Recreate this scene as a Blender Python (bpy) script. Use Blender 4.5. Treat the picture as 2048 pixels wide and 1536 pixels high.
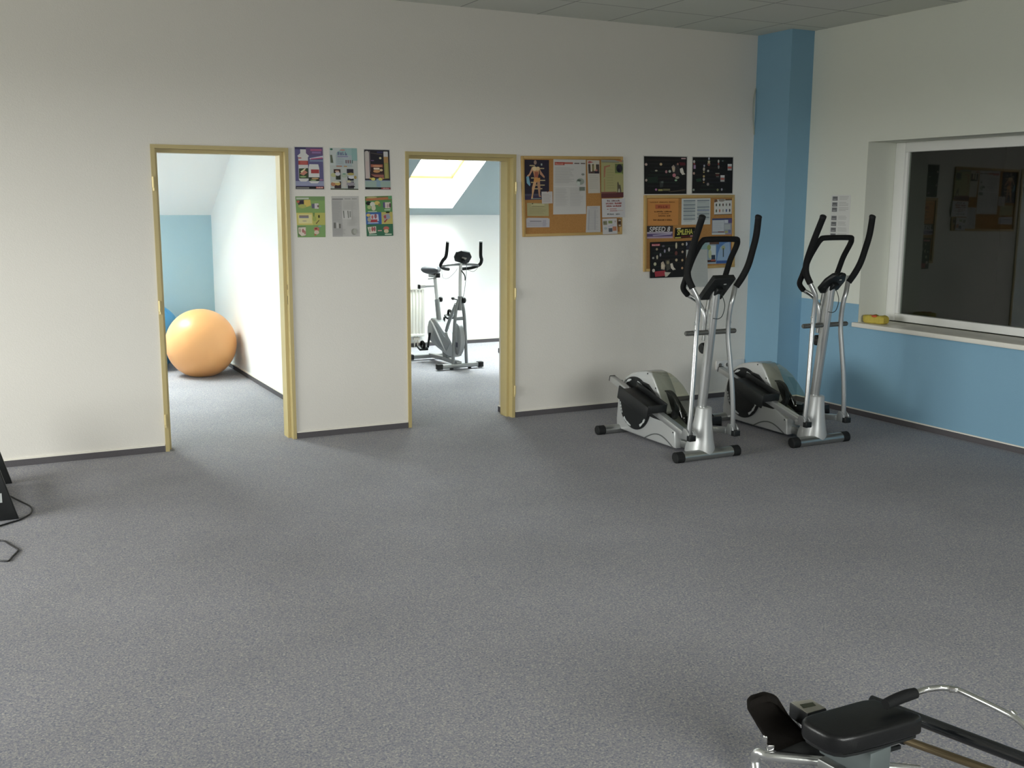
import bpy, bmesh, math, random
from mathutils import Vector, Matrix, Euler

for o in list(bpy.data.objects):
    bpy.data.objects.remove(o)
SC = bpy.context.scene
COL = SC.collection
random.seed(7)

# ------------------------------------------------------------------ camera
F_PX, PITCH, YAW, ROLL, CAM_H = 2109.56, 0.1685064, 0.4770023, 0.0044408, 1.6479
DY, XR, HC = 7.2163, 6.2665, 3.0471; XLW, YRW = -4.0, -2.5          # back wall y, right wall x, ceiling height
_f = Vector((math.sin(YAW)*math.cos(PITCH), math.cos(YAW)*math.cos(PITCH), -math.sin(PITCH)))
_r0 = Vector((math.cos(YAW), -math.sin(YAW), 0)); _u0 = _r0.cross(_f)
_r = _r0*math.cos(ROLL) + _u0*math.sin(ROLL); _u = -_r0*math.sin(ROLL) + _u0*math.cos(ROLL)
cam = bpy.data.cameras.new('camera'); camo = bpy.data.objects.new('camera', cam); COL.objects.link(camo)
cam.sensor_fit = 'HORIZONTAL'; cam.sensor_width = 36.0; cam.lens = F_PX/2048*36.0
cam.clip_start = 0.05; cam.clip_end = 200
camo.matrix_world = Matrix(((_r.x, _u.x, -_f.x, 0), (_r.y, _u.y, -_f.y, 0), (_r.z, _u.z, -_f.z, CAM_H), (0, 0, 0, 1)))
SC.camera = camo

# ------------------------------------------------------------------ view, world, daylight
vs = SC.view_settings
vs.view_transform = 'Standard'; vs.look = 'None'; vs.gamma = 1.0; vs.use_curve_mapping = False
vs.exposure = 0.18
SC.cycles.use_denoising = True
SC.cycles.max_bounces = 12; SC.cycles.diffuse_bounces = 8; SC.cycles.glossy_bounces = 6
SC.cycles.transparent_max_bounces = 12
SC.cycles.sample_clamp_indirect = 6.0
w = bpy.data.worlds.new('sky'); SC.world = w; w.use_nodes = True
bg = w.node_tree.nodes['Background']; bg.inputs[1].default_value = 17.5
_nt = w.node_tree; _tc = _nt.nodes.new('ShaderNodeTexCoord'); _sp = _nt.nodes.new('ShaderNodeSeparateXYZ'); _cr = _nt.nodes.new('ShaderNodeValToRGB')
_nt.links.new(_tc.outputs['Generated'], _sp.inputs[0]); _mr = _nt.nodes.new('ShaderNodeMapRange')
_mr.inputs['From Min'].default_value = -0.1; _mr.inputs['From Max'].default_value = 0.1
_nt.links.new(_sp.outputs['Z'], _mr.inputs['Value']); _nt.links.new(_mr.outputs[0], _cr.inputs['Fac'])
_cr.color_ramp.elements[0].position = 0.42; _cr.color_ramp.elements[0].color = (0.23, 0.235, 0.21, 1)      # ground
_cr.color_ramp.elements[1].position = 0.56; _cr.color_ramp.elements[1].color = (0.97, 1.0, 0.965, 1)      # overcast sky
_nt.links.new(_cr.outputs['Color'], bg.inputs[0])

def area(name, loc, direction, sx, sy, power, color=(1, 1, 1), spread=180):
    l = bpy.data.lights.new(name, 'AREA'); l.shape = 'RECTANGLE'; l.size = sx; l.size_y = sy
    l.energy = power; l.color = color; l.spread = math.radians(spread)
    o = bpy.data.objects.new(name, l); COL.objects.link(o); o.location = loc
    o.rotation_euler = Vector(direction).to_track_quat('-Z', 'Y').to_euler()
    return o
# daylight through the windows of the left wall, through the windows behind the camera, through the two roof windows, plus two unseen ones added as fill
def portal(name, loc, direction, sx, sy):
    o = area(name, loc, direction, sx, sy, 1.0); o.data.cycles.is_portal = True
portal('daylight_left_window', (XLW-0.19, 5.1, 1.5), (1, 0, 0), 3.4, 2.0)
portal('daylight_rear_window', (1.7, YRW-0.19, 1.85), (0, 1, 0), 3.4, 1.5)
SLOPE = 0.5666
area('daylight_roof_window_gym', (4.675, 10.72, 2.78), (0, -0.49, -0.87), 0.74, 1.2, 200, (0.88, 0.95, 1.0))
area('added_fill_gym_room', (6.675, 10.72, 2.78), (0, -0.49, -0.87), 0.74, 1.2, 360, (0.90, 0.96, 1.0))  # added fill lamp in an invented roof window, out of view
area('daylight_roof_window_ball', (0.6, 10.72, 2.78), (0, -0.49, -0.87), 0.9, 1.2, 235, (0.92, 0.97, 1.0))
area('added_fill_ball_room', (-0.85, 10.72, 2.78), (0, -0.49, -0.87), 0.9, 1.2, 70, (0.92, 0.97, 1.0))  # added lamp, evens the light on the partition; its roof window is invented

# ------------------------------------------------------------------ helpers
def WALL(px, py, off=0.0):            # photograph point on the back wall
    d = _f + _r*((px-1024)/F_PX) + _u*((768-py)/F_PX)
    t = (DY+off)/d.y
    return Vector((d.x*t, DY+off, CAM_H + d.z*t))
def ATZ(px, py, z):                   # photograph point on the level z
    d = _f + _r*((px-1024)/F_PX) + _u*((768-py)/F_PX)
    t = (z-CAM_H)/d.z
    return Vector((d.x*t, d.y*t, z))

def lin(h):
    h = h.lstrip('#'); c = [int(h[i:i+2], 16)/255 for i in (0, 2, 4)]
    return tuple(x/12.92 if x <= 0.04045 else ((x+0.055)/1.055)**2.4 for x in c)

MATS = {}
def mat(name, color, rough=0.5, metal=0.0, spec=0.5, coat=0.0, noise=None, bump=None):
    """noise=(scale, amount) mottles the colour, bump=(scale, strength)"""
    if name in MATS: return MATS[name]
    m = bpy.data.materials.new(name); m.use_nodes = True; nt = m.node_tree; b = nt.nodes['Principled BSDF']
    c = lin(color) if isinstance(color, str) else color
    b.inputs['Base Color'].default_value = (*c, 1)
    b.inputs['Roughness'].default_value = rough; b.inputs['Metallic'].default_value = metal
    b.inputs['Specular IOR Level'].default_value = spec; b.inputs['Coat Weight'].default_value = coat
    b.inputs['Coat Roughness'].default_value = 0.08
    tc = nt.nodes.new('ShaderNodeTexCoord')
    if noise:
        n = nt.nodes.new('ShaderNodeTexNoise'); n.inputs['Scale'].default_value = noise[0]; n.inputs['Detail'].default_value = 4
        nt.links.new(tc.outputs['Object'], n.inputs['Vector'])
        mx = nt.nodes.new('ShaderNodeMix'); mx.data_type = 'RGBA'
        mx.inputs['A'].default_value = (*[max(0, x*(1-noise[1])) for x in c], 1)
        mx.inputs['B'].default_value = (*[min(1, x*(1+noise[1])) for x in c], 1)
        nt.links.new(n.outputs['Fac'], mx.inputs['Factor']); nt.links.new(mx.outputs['Result'], b.inputs['Base Color'])
    if bump:
        n2 = nt.nodes.new('ShaderNodeTexNoise'); n2.inputs['Scale'].default_value = bump[0]; n2.inputs['Detail'].default_value = 3
        nt.links.new(tc.outputs['Object'], n2.inputs['Vector'])
        bp = nt.nodes.new('ShaderNodeBump'); bp.inputs['Strength'].default_value = bump[1]; bp.inputs['Distance'].default_value = 0.004
        nt.links.new(n2.outputs['Fac'], bp.inputs['Height']); nt.links.new(bp.outputs['Normal'], b.inputs['Normal'])
    MATS[name] = m
    return m

class MB:
    """collects shapes into one mesh"""
    def __init__(s):
        s.bm = bmesh.new(); s.col = None
    def _merge(s, t):
        me = bpy.data.meshes.new('tmp'); t.to_mesh(me); s.bm.from_mesh(me); bpy.data.meshes.remove(me); t.free()
    def box(s, c, d, rot=None, bevel=0.0, seg=2):
        t = bmesh.new(); bmesh.ops.create_cube(t, size=1)
        bmesh.ops.scale(t, vec=d, verts=t.verts)
        if bevel: bmesh.ops.bevel(t, geom=t.edges[:], offset=bevel, segments=seg, profile=0.5, affect='EDGES')
        m = Matrix.Translation(Vector(c))
        if rot is not None: m = m @ Euler(rot).to_matrix().to_4x4()
        bmesh.ops.transform(t, matrix=m, verts=t.verts); s._merge(t); return s
    def bar(s, a, b, wx, wz, bevel=0.003, up=(0, 0, 1)):
        a = Vector(a); b = Vector(b); d = b-a; L = d.length; d.normalize()
        x = d.cross(Vector(up)).normalized(); z = x.cross(d)
        t = bmesh.new(); bmesh.ops.create_cube(t, size=1); bmesh.ops.scale(t, vec=(wx, L, wz), verts=t.verts)
        if bevel: bmesh.ops.bevel(t, geom=t.edges[:], offset=bevel, segments=2, profile=0.5, affect='EDGES')
        M = Matrix((x, d, z)).transposed().to_4x4(); M.translation = (a+b)/2
        bmesh.ops.transform(t, matrix=M, verts=t.verts); s._merge(t); return s
    def tube(s, pts, r, n=14, smooth=True, sub=6, rx=None, caps=True):
        P = [Vector(p) for p in pts]
        R = r if isinstance(r, (list, tuple)) else [r]*len(P)
        if smooth and len(P) > 2:
            Q, RR = [], []
            for i in range(len(P)-1):
                p0 = P[max(i-1, 0)]; p1 = P[i]; p2 = P[i+1]; p3 = P[min(i+2, len(P)-1)]
                for k in range(sub):
                    u = k/sub
                    Q.append(0.5*((2*p1)+(p2-p0)*u+(2*p0-5*p1+4*p2-p3)*u*u+(3*p1-p0-3*p2+p3)*u**3))
                    RR.append(R[i]*(1-u)+R[i+1]*u)
            Q.append(P[-1]); RR.append(R[-1]); P, R = Q, RR
        t = bmesh.new(); rings = []
        T0 = (P[1]-P[0]).normalized()
        nrm = T0.orthogonal().normalized()
        if abs(T0.dot(Vector((1, 0, 0)))) < 0.99: nrm = (Vector((1, 0, 0))-T0*T0.x).normalized()
        for i, p in enumerate(P):
            T = (P[min(i+1, len(P)-1)]-P[max(i-1, 0)]).normalized()
            nrm = (nrm-T*nrm.dot(T)).normalized(); bn = T.cross(nrm)
            kx = rx if rx else 1.0
            rings.append([t.verts.new(p+nrm*(math.cos(a)*R[i]*kx)+bn*(math.sin(a)*R[i])) for a in [2*math.pi*k/n for k in range(n)]])
        for a, b in zip(rings, rings[1:]):
            for k in range(n):
                t.faces.new((a[k], a[(k+1) % n], b[(k+1) % n], b[k]))
        if caps:
            t.faces.new(rings[0][::-1]); t.faces.new(rings[-1])
        s._merge(t); return s
    def lathe(s, prof, loc=(0, 0, 0), axis='Z', n=28, sx=1.0, sy=1.0):
        t = bmesh.new(); rings = []
        for r, h in prof:
            rings.append([t.verts.new((math.cos(2*math.pi*k/n)*r*sx, math.sin(2*math.pi*k/n)*r*sy, h)) for k in range(n)])
        for a, b in zip(rings, rings[1:]):
            for k in range(n):
                t.faces.new((a[k], a[(k+1) % n], b[(k+1) % n], b[k]))
        t.faces.new(rings[0][::-1]); t.faces.new(rings[-1])
        M = Matrix.Identity(4)
        if axis == 'X': M = Matrix.Rotation(math.radians(90), 4, 'Y')
        if axis == 'Y': M = Matrix.Rotation(math.radians(-90), 4, 'X')
        M = Matrix.Translation(Vector(loc)) @ M
        bmesh.ops.transform(t, matrix=M, verts=t.verts); bmesh.ops.remove_doubles(t, verts=t.verts, dist=1e-6); s._merge(t); return s
    def prism(s, outline, x0, x1, axis='X', bevel=0.0, seg=3):
        """outline of (a,b) pairs extruded along an axis: X -> (y,z), Y -> (x,z), Z -> (x,y)"""
        t = bmesh.new()
        def mk(a, b, c):
            return {'X': (c, a, b), 'Y': (a, c, b), 'Z': (a, b, c)}[axis]
        A = [t.verts.new(mk(a, b, x0)) for a, b in outline]; B = [t.verts.new(mk(a, b, x1)) for a, b in outline]
        n = len(A)
        fa = t.faces.new(A); fb = t.faces.new(B[::-1])
        for k in range(n): t.faces.new((A[k], B[k], B[(k+1) % n], A[(k+1) % n]))
        bmesh.ops.recalc_face_normals(t, faces=t.faces)
        if bevel:
            ed = list(set(list(fa.edges)+list(fb.edges)))
            bmesh.ops.bevel(t, geom=ed, offset=bevel, segments=seg, profile=0.5, affect='EDGES', clamp_overlap=True)
        s._merge(t); return s
    def ball(s, c, r, sc=(1, 1, 1), u=48, v=32):
        t = bmesh.new(); bmesh.ops.create_uvsphere(t, u_segments=u, v_segments=v, radius=r)
        bmesh.ops.scale(t, vec=sc, verts=t.verts); bmesh.ops.translate(t, vec=c, verts=t.verts); s._merge(t); return s
    def quad(s, a, b, c, d):
        t = bmesh.new(); t.faces.new([t.verts.new(p) for p in (a, b, c, d)]); s._merge(t); return s
    def build(s, name, material, parent=None, smooth=True, angle=40, loc=None):
        bmesh.ops.recalc_face_normals(s.bm, faces=s.bm.faces)
        me = bpy.data.meshes.new(name); s.bm.to_mesh(me); s.bm.free()
        me.materials.append(material)
        if smooth:
            me.polygons.foreach_set('use_smooth', [True]*len(me.polygons))
            me.set_sharp_from_angle(angle=math.radians(angle))
        o = bpy.data.objects.new(name, me); COL.objects.link(o)
        if parent: o.parent = parent
        if loc is not None: o.location = loc
        return o

def thing(name, label, cat, loc=(0, 0, 0), rz=0.0, group=None):
    o = bpy.data.objects.new(name, None); COL.objects.link(o); o.location = loc; o.rotation_euler = (0, 0, rz)
    o.empty_display_size = 0.1
    o['label'] = label; o['category'] = cat
    if group: o['group'] = group
    return o
def tag(o, label, cat, group=None):
    o['label'] = label; o['category'] = cat
    if group: o['group'] = group
    return o
def struct(o):
    o['kind'] = 'structure'; return o

# ------------------------------------------------------------------ materials
WHITE = mat('white_wall_paint', (0.71, 0.68, 0.635), 0.9, spec=0.2, bump=(160, 0.25))
WHITE_SIDE = mat('white_wall_paint_cool', (0.66, 0.675, 0.61), 0.9, spec=0.2, bump=(160, 0.25))
BLUE = mat('blue_wall_paint', lin('#7fa4bb'), 0.85, spec=0.2, bump=(160, 0.25))
PALEBLUE = mat('pale_blue_wall_paint', lin('#acc8d3'), 0.9, spec=0.2, bump=(160, 0.25))
BLUEGREY = mat('blue_grey_slope_paint', lin('#98a6a9'), 0.9, spec=0.2, bump=(160, 0.25))
ATTIC = mat('white_attic_paint', (0.85, 0.86, 0.85), 0.9, spec=0.2, bump=(160, 0.25))
FRAME = mat('cream_steel_paint', lin('#b5a473'), 0.45, spec=0.4)
HINGE = mat('brass_hinge', lin('#d9c792'), 0.35, metal=0.3)
SKIRT = mat('dark_carpet_skirting', lin('#5a575a'), 0.95, spec=0.1, noise=(300, 0.35))
SKIRTTOP = mat('skirting_top_strip', lin('#e6e1d6'), 0.5)
PVC = mat('white_window_plastic', (0.74, 0.74, 0.72), 0.35, spec=0.4)
SILL = mat('cream_sill_plastic', (0.72, 0.70, 0.64), 0.4, spec=0.4)
SILVER = mat('silver_machine_paint', (0.50, 0.51, 0.51), 0.30, metal=0.75, coat=0.3)
SILVER_PL = mat('silver_plastic', (0.50, 0.51, 0.51), 0.38, metal=0.35, coat=0.3)
STEEL = mat('grey_steel_tube', (0.40, 0.41, 0.40), 0.28, metal=0.9)
CHROME = mat('chrome', (0.80, 0.80, 0.78), 0.16, metal=1.0)
BLACK = mat('black_plastic', lin('#17191a'), 0.42, spec=0.4)
FOAM = mat('black_foam_grip', lin('#0f1011'), 0.75, spec=0.3, bump=(500, 0.3))
RUBBER = mat('black_rubber', lin('#1a1b1c'), 0.7, spec=0.3)
DARKGREY = mat('dark_grey_plastic', lin('#2a2c2f'), 0.4, spec=0.4)
LIGHTCARD = mat('pale_print', lin('#b9bdbd'), 0.6)
CORK = mat('cork', lin('#a67a4a'), 0.95, spec=0.1, noise=(140, 0.22), bump=(300, 0.3))
PINE = mat('pine_frame', lin('#b3935a'), 0.55, noise=(12, 0.12))
CABLE = mat('black_cable', lin('#101012'), 0.5)
GREENWIRE = mat('dark_green_wire', lin('#1d2a26'), 0.5)
ORANGE = mat('peach_orange_rubber', lin('#dba26a'), 0.38, spec=0.45, noise=(3, 0.03))
BALLBLUE = mat('blue_rubber', lin('#3a82b0'), 0.4, spec=0.45)
ENAMEL = mat('white_radiator_enamel', (0.70, 0.69, 0.63), 0.35)
SPONGEM = mat('yellow_sponge', lin('#b8a650'), 0.95, spec=0.1, noise=(60, 0.15), bump=(120, 0.6))
SPOT = mat('red_sponge_patch', lin('#c05a3c'), 0.9, spec=0.1)
SOCKETM = mat('white_socket_plastic', (0.72, 0.70, 0.68), 0.35)
HOLE = mat('socket_recess', lin('#6f6a66'), 0.6)
BRASS = mat('bronze_cylinder', lin('#8d7d62'), 0.28, metal=0.85)
VINYL = mat('black_vinyl', lin('#111213'), 0.36, spec=0.4, bump=(400, 0.12))
STRAPM = mat('black_webbing', lin('#15120f'), 0.9, spec=0.15, bump=(600, 0.4))
LCD = mat('green_grey_lcd', lin('#3c4030'), 0.2)
GREYFACE = mat('grey_monitor_face', lin('#96948a'), 0.5)

def carpet():
    m = bpy.data.materials.new('grey_blue_carpet'); m.use_nodes = True; nt = m.node_tree; b = nt.nodes['Principled BSDF']
    b.inputs['Roughness'].default_value = 1.0; b.inputs['Specular IOR Level'].default_value = 0.08
    b.inputs['Sheen Weight'].default_value = 0.03; b.inputs['Sheen Roughness'].default_value = 0.55
    tc = nt.nodes.new('ShaderNodeTexCoord')
    mp = nt.nodes.new('ShaderNodeMapping'); mp.inputs['Scale'].default_value = (1, 1, 1)
    nt.links.new(tc.outputs['Object'], mp.inputs['Vector'])
    v = nt.nodes.new('ShaderNodeTexVoronoi'); v.inputs['Scale'].default_value = 190
    n = nt.nodes.new('ShaderNodeTexNoise'); n.inputs['Scale'].default_value = 120; n.inputs['Detail'].default_value = 5; n.inputs['Roughness'].default_value = 0.75
    big = nt.nodes.new('ShaderNodeTexNoise'); big.inputs['Scale'].default_value = 1.3; big.inputs['Detail'].default_value = 3
    for q in (v, n, big): nt.links.new(mp.outputs['Vector'], q.inputs['Vector'])
    sep = nt.nodes.new('ShaderNodeSeparateColor'); nt.links.new(v.outputs['Color'], sep.inputs['Color'])
    r = nt.nodes.new('ShaderNodeValToRGB'); r.color_ramp.interpolation = 'LINEAR'
    el = r.color_ramp.elements
    cols = [(0.0, '#51556a'), (0.22, '#767a88'), (0.45, '#908f98'), (0.62, '#9a989a'), (0.8, '#b4afa9'), (1.0, '#d2ccc2')]
    el[0].position = 0.0; el[0].color = (*lin(cols[0][1]), 1); el[1].position = 1.0; el[1].color = (*lin(cols[-1][1]), 1)
    for p, c in cols[1:-1]:
        e = el.new(p); e.color = (*lin(c), 1)
    mixf = nt.nodes.new('ShaderNodeMath'); mixf.operation = 'MULTIPLY_ADD'; mixf.inputs[1].default_value = 0.42
    nt.links.new(sep.outputs[0], mixf.inputs[0])
    nn = nt.nodes.new('ShaderNodeMapRange'); nn.inputs['From Min'].default_value = 0.32; nn.inputs['From Max'].default_value = 0.68
    nn.inputs['To Min'].default_value = 0.0; nn.inputs['To Max'].default_value = 0.6
    nt.links.new(n.outputs['Fac'], nn.inputs['Value']); nt.links.new(nn.outputs[0], mixf.inputs[2])
    nt.links.new(mixf.outputs[0], r.inputs['Fac'])
    # worn, slightly darker and lighter lanes
    hv = nt.nodes.new('ShaderNodeHueSaturation'); hv.inputs['Hue'].default_value = 0.5; hv.inputs['Saturation'].default_value = 0.9
    mr = nt.nodes.new('ShaderNodeMapRange'); mr.inputs['From Min'].default_value = 0.3; mr.inputs['From Max'].default_value = 0.7
    mr.inputs['To Min'].default_value = 0.93; mr.inputs['To Max'].default_value = 1.07
    nt.links.new(big.outputs['Fac'], mr.inputs['Value']); nt.links.new(mr.outputs[0], hv.inputs['Value'])
    nt.links.new(r.outputs['Color'], hv.inputs['Color']); nt.links.new(hv.outputs['Color'], b.inputs['Base Color'])
    bp = nt.nodes.new('ShaderNodeBump'); bp.inputs['Strength'].default_value = 0.5; bp.inputs['Distance'].default_value = 0.004
    nt.links.new(mixf.outputs[0], bp.inputs['Height']); nt.links.new(bp.outputs['Normal'], b.inputs['Normal'])
    return m
CARPET = carpet()

def tiles():
    m = bpy.data.materials.new('ceiling_tiles'); m.use_nodes = True; nt = m.node_tree; b = nt.nodes['Principled BSDF']
    b.inputs['Roughness'].default_value = 0.95; b.inputs['Specular IOR Level'].default_value = 0.1
    tc = nt.nodes.new('ShaderNodeTexCoord'); mp = nt.nodes.new('ShaderNodeMapping')
    mp.inputs['Location'].default_value = (-3.925/0.625, -6.65/0.625, 0); mp.inputs['Scale'].default_value = (1/0.625, 1/0.625, 1)
    nt.links.new(tc.outputs['Object'], mp.inputs['Vector'])
    br = nt.nodes.new('ShaderNodeTexBrick'); br.offset = 0.0; br.inputs['Scale'].default_value = 1.0
    br.inputs['Brick Width'].default_value = 1.0; br.inputs['Row Height'].default_value = 1.0
    br.inputs['Mortar Size'].default_value = 0.012; br.inputs['Mortar Smooth'].default_value = 0.3
    br.inputs['Color1'].default_value = (0.62, 0.63, 0.57, 1); br.inputs['Color2'].default_value = (0.60, 0.60, 0.56, 1)
    br.inputs['Mortar'].default_value = (0.34, 0.34, 0.32, 1)
    nt.links.new(mp.outputs['Vector'], br.inputs['Vector'])
    nt.links.new(br.outputs['Color'], b.inputs['Base Color'])
    return m
TILES = tiles()

def two_tone(split):
    """white paint above, blue paint below a straight painted line"""
    m = bpy.data.materials.new('white_over_blue_wall_paint'); m.use_nodes = True; nt = m.node_tree; b = nt.nodes['Principled BSDF']
    b.inputs['Roughness'].default_value = 0.88; b.inputs['Specular IOR Level'].default_value = 0.2
    tc = nt.nodes.new('ShaderNodeTexCoord'); sp = nt.nodes.new('ShaderNodeSeparateXYZ'); nt.links.new(tc.outputs['Object'], sp.inputs[0])
    gt = nt.nodes.new('ShaderNodeMath'); gt.operation = 'GREATER_THAN'; gt.inputs[1].default_value = split
    nt.links.new(sp.outputs['Z'], gt.inputs[0])
    mx = nt.nodes.new('ShaderNodeMix'); mx.data_type = 'RGBA'
    mx.inputs['A'].default_value = (*lin('#7fa4bb'), 1); mx.inputs['B'].default_value = (0.66, 0.675, 0.61, 1)
    gx_ = nt.nodes.new('ShaderNodeMath'); gx_.operation = 'GREATER_THAN'; gx_.inputs[1].default_value = XR+0.002
    mxx = nt.nodes.new('ShaderNodeMath'); mxx.operation = 'MAXIMUM'; nt.links.new(sp.outputs['X'], gx_.inputs[0])
    nt.links.new(gt.outputs[0], mxx.inputs[0]); nt.links.new(gx_.outputs[0], mxx.inputs[1]); nt.links.new(mxx.outputs[0], mx.inputs['Factor']); nt.links.new(mx.outputs['Result'], b.inputs['Base Color'])
    n2 = nt.nodes.new('ShaderNodeTexNoise'); n2.inputs['Scale'].default_value = 160; nt.links.new(tc.outputs['Object'], n2.inputs['Vector'])
    bp = nt.nodes.new('ShaderNodeBump'); bp.inputs['Strength'].default_value = 0.25; bp.inputs['Distance'].default_value = 0.004
    nt.links.new(n2.outputs['Fac'], bp.inputs['Height']); nt.links.new(bp.outputs['Normal'], b.inputs['Normal'])
    return m
TWOTONE = two_tone(0.882)

def clear_mat(name, tint, f0, rough=0.02):
    m = bpy.data.materials.new(name); m.use_nodes = True; nt = m.node_tree
    out = nt.nodes['Material Output']; nt.nodes.remove(nt.nodes['Principled BSDF'])
    tr = nt.nodes.new('ShaderNodeBsdfTransparent'); tr.inputs[0].default_value = (*tint, 1)
    gl = nt.nodes.new('ShaderNodeBsdfGlossy'); gl.inputs['Roughness'].default_value = rough
    fr = nt.nodes.new('ShaderNodeFresnel'); fr.inputs['IOR'].default_value = f0
    mx = nt.nodes.new('ShaderNodeMixShader')
    ge = nt.nodes.new('ShaderNodeNewGeometry'); sb = nt.nodes.new('ShaderNodeMath'); sb.operation = 'SUBTRACT'; sb.inputs[0].default_value = 1.0
    ml = nt.nodes.new('ShaderNodeMath'); ml.operation = 'MULTIPLY'; nt.links.new(ge.outputs['Backfacing'], sb.inputs[1])
    nt.links.new(fr.outputs[0], ml.inputs[0]); nt.links.new(sb.outputs[0], ml.inputs[1])      # no inner reflections in thin shells
    nt.links.new(ml.outputs[0], mx.inputs[0]); nt.links.new(tr.outputs[0], mx.inputs[1]); nt.links.new(gl.outputs[0], mx.inputs[2])
    nt.links.new(mx.outputs[0], out.inputs[0])
    return m
GLASS = clear_mat('window_glass', (0.80, 0.84, 0.80), 1.85)
SMOKED = clear_mat('smoked_clear_plastic', (0.80, 0.81, 0.74), 1.5, 0.05)

def art_mat():
    m = bpy.data.materials.new('printed_paper'); m.use_nodes = True; nt = m.node_tree; b = nt.nodes['Principled BSDF']
    b.inputs['Roughness'].default_value = 0.55; b.inputs['Specular IOR Level'].default_value = 0.25
    a = nt.nodes.new('ShaderNodeVertexColor'); a.layer_name = 'ink'
    nt.links.new(a.outputs['Color'], b.inputs['Base Color'])
    return m
ART = art_mat()

# ------------------------------------------------------------------ the setting
WT = 0.27                                   # back wall thickness
XL, YR = -4.0, -2.5; XB = -1.5                         # left wall, rear wall
D1 = (1.109, 2.006); D2 = (2.858, 3.752); DH = 2.02

def slab(name, boxes, m):
    b = MB()
    for (x0, x1, y0, y1, z0, z1) in boxes:
        b.box(((x0+x1)/2, (y0+y1)/2, (z0+z1)/2), (x1-x0, y1-y0, z1-z0))
    return struct(b.build(name, m, smooth=False))

slab('floor', [(XL-0.2, 9.3, YR-0.2, 11.7, -0.1, 0.0)], CARPET)
slab('ceiling', [(XL-0.2, XR+0.35, YR-0.2, DY+WT, HC, HC+0.1)], TILES)
yb = DY+WT
slab('wall_back', [(XL-0.2, D1[0], DY, yb, 0, HC), (D1[1], D2[0], DY, yb, 0, HC), (D2[1], XR+0.35, DY, yb, 0, HC),
                   (D1[0], D1[1], DY, yb, DH, HC), (D2[0], D2[1], DY, yb, DH, HC)], WHITE)
WY0, WY1, WZ0, WZ1 = 3.35, 6.15, 0.735, 2.137      # opening in the right wall
RD = 0.35
slab('wall_right', [(XR, XR+RD, WY1, DY, 0, HC), (XR, XR+RD, YR, WY0, 0, HC), (XR, XR+RD, WY0, WY1, 0, WZ0), (XR, XR+RD, WY0, WY1, WZ1, HC)], TWOTONE)
slab('wall_left', [(XL-0.2, XL, 6.8, DY, 0, HC), (XL-0.2, XL, YR, 3.4, 0, HC), (XL-0.2, XL, 3.4, 6.8, 0, 0.5), (XL-0.2, XL, 3.4, 6.8, 2.5, HC)], WHITE)
slab('wall_rear', [(XL-0.2, 0.0, YR-0.2, YR, 0, HC), (3.4, XR+RD, YR-0.2, YR, 0, HC), (0, 3.4, YR-0.2, YR, 0, 1.1), (0, 3.4, YR-0.2, YR, 2.6, HC)], WHITE)
# square blue pillar in the corner
slab('pillar', [(6.03, XR, 6.80, DY, 0, HC)], BLUE)

# the two attic rooms behind the back wall
XP0, XP1 = 2.336, 2.45
YK, ZK = 11.43, 1.525
def slope_z(y): return ZK + (YK-y)*SLOPE
yt = 9.3; zt = slope_z(yt)
def attic(prefix_slope, x0, x1, holes, m_slope, m_shaft, name_shafts):
    """roof slope with holes and a white shaft below each roof window"""
    hy0, hy1 = 11.29, 10.05
    b = MB()
    def strip(xa, xb, ya, yb_):
        za, zb = slope_z(ya), slope_z(yb_)
        b.quad((xa, ya, za), (xb, ya, za), (xb, yb_, zb), (xa, yb_, zb))
    xs = x0
    for hx0, hx1 in holes:
        strip(xs, hx0, YK, yt); strip(hx0, hx1, YK, hy0); strip(hx0, hx1, hy1, yt); xs = hx1
    strip(xs, x1, YK, yt)
    struct(b.build(prefix_slope, m_slope, smooth=False))
    dz = 0.37
    for (hx0, hx1), nm in zip(holes, name_shafts):
        s = MB()
        c = [(hx0, hy0), (hx1, hy0), (hx1, hy1), (hx0, hy1)]
        for (xa, ya), (xb, yb_) in zip(c, c[1:]+c[:1]):
            s.quad((xa, ya, slope_z(ya)), (xb, yb_, slope_z(yb_)), (xb, yb_, slope_z(yb_)+dz), (xa, ya, slope_z(ya)+dz))
        struct(s.build(nm, m_shaft, smooth=False))
    return hy0, hy1, dz
h = attic('ceiling_slope_gym_room', XP1, 7.6, [(4.30, 5.05), (6.30, 7.05)], BLUEGREY, ATTIC, ['trim_1', 'trim_added_gym'])  # second opening and shaft are added, unseen, to let fill light in
attic('ceiling_slope_ball_room', XB-0.2, XP0, [(-1.30, -0.40), (0.12, 1.02)], ATTIC, ATTIC, ['trim_added_ball', 'trim_4'])  # first opening and shaft are added, unseen, to let fill light in
WOOD = mat('pine_roof_window', lin('#d9a45c'), 0.45, noise=(14, 0.1))
def roof_window(name, x0, x1):
    y0, y1, dz = h
    f = MB(); w_ = 0.05
    a = (x0, y0, slope_z(y0)+dz); b_ = (x1, y0, slope_z(y0)+dz); c = (x1, y1, slope_z(y1)+dz); d = (x0, y1, slope_z(y1)+dz)
    up = (0, SLOPE, 1)
    for p, q in ((a, b_), (b_, c), (c, d), (d, a)): f.bar(p, q, w_, 0.06, 0.004, up)
    o = struct(f.build(name, WOOD))
    g = MB(); g.quad(a, b_, c, d); g.build('pane', GLASS, o, smooth=False)
roof_window('window_2', 4.30, 5.05); roof_window('window_3', 0.12, 1.02); roof_window('window_added_gym', 6.30, 7.05); roof_window('window_added_ball', -1.30, -0.40)  # last two are invented, out of view, added for fill light

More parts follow.
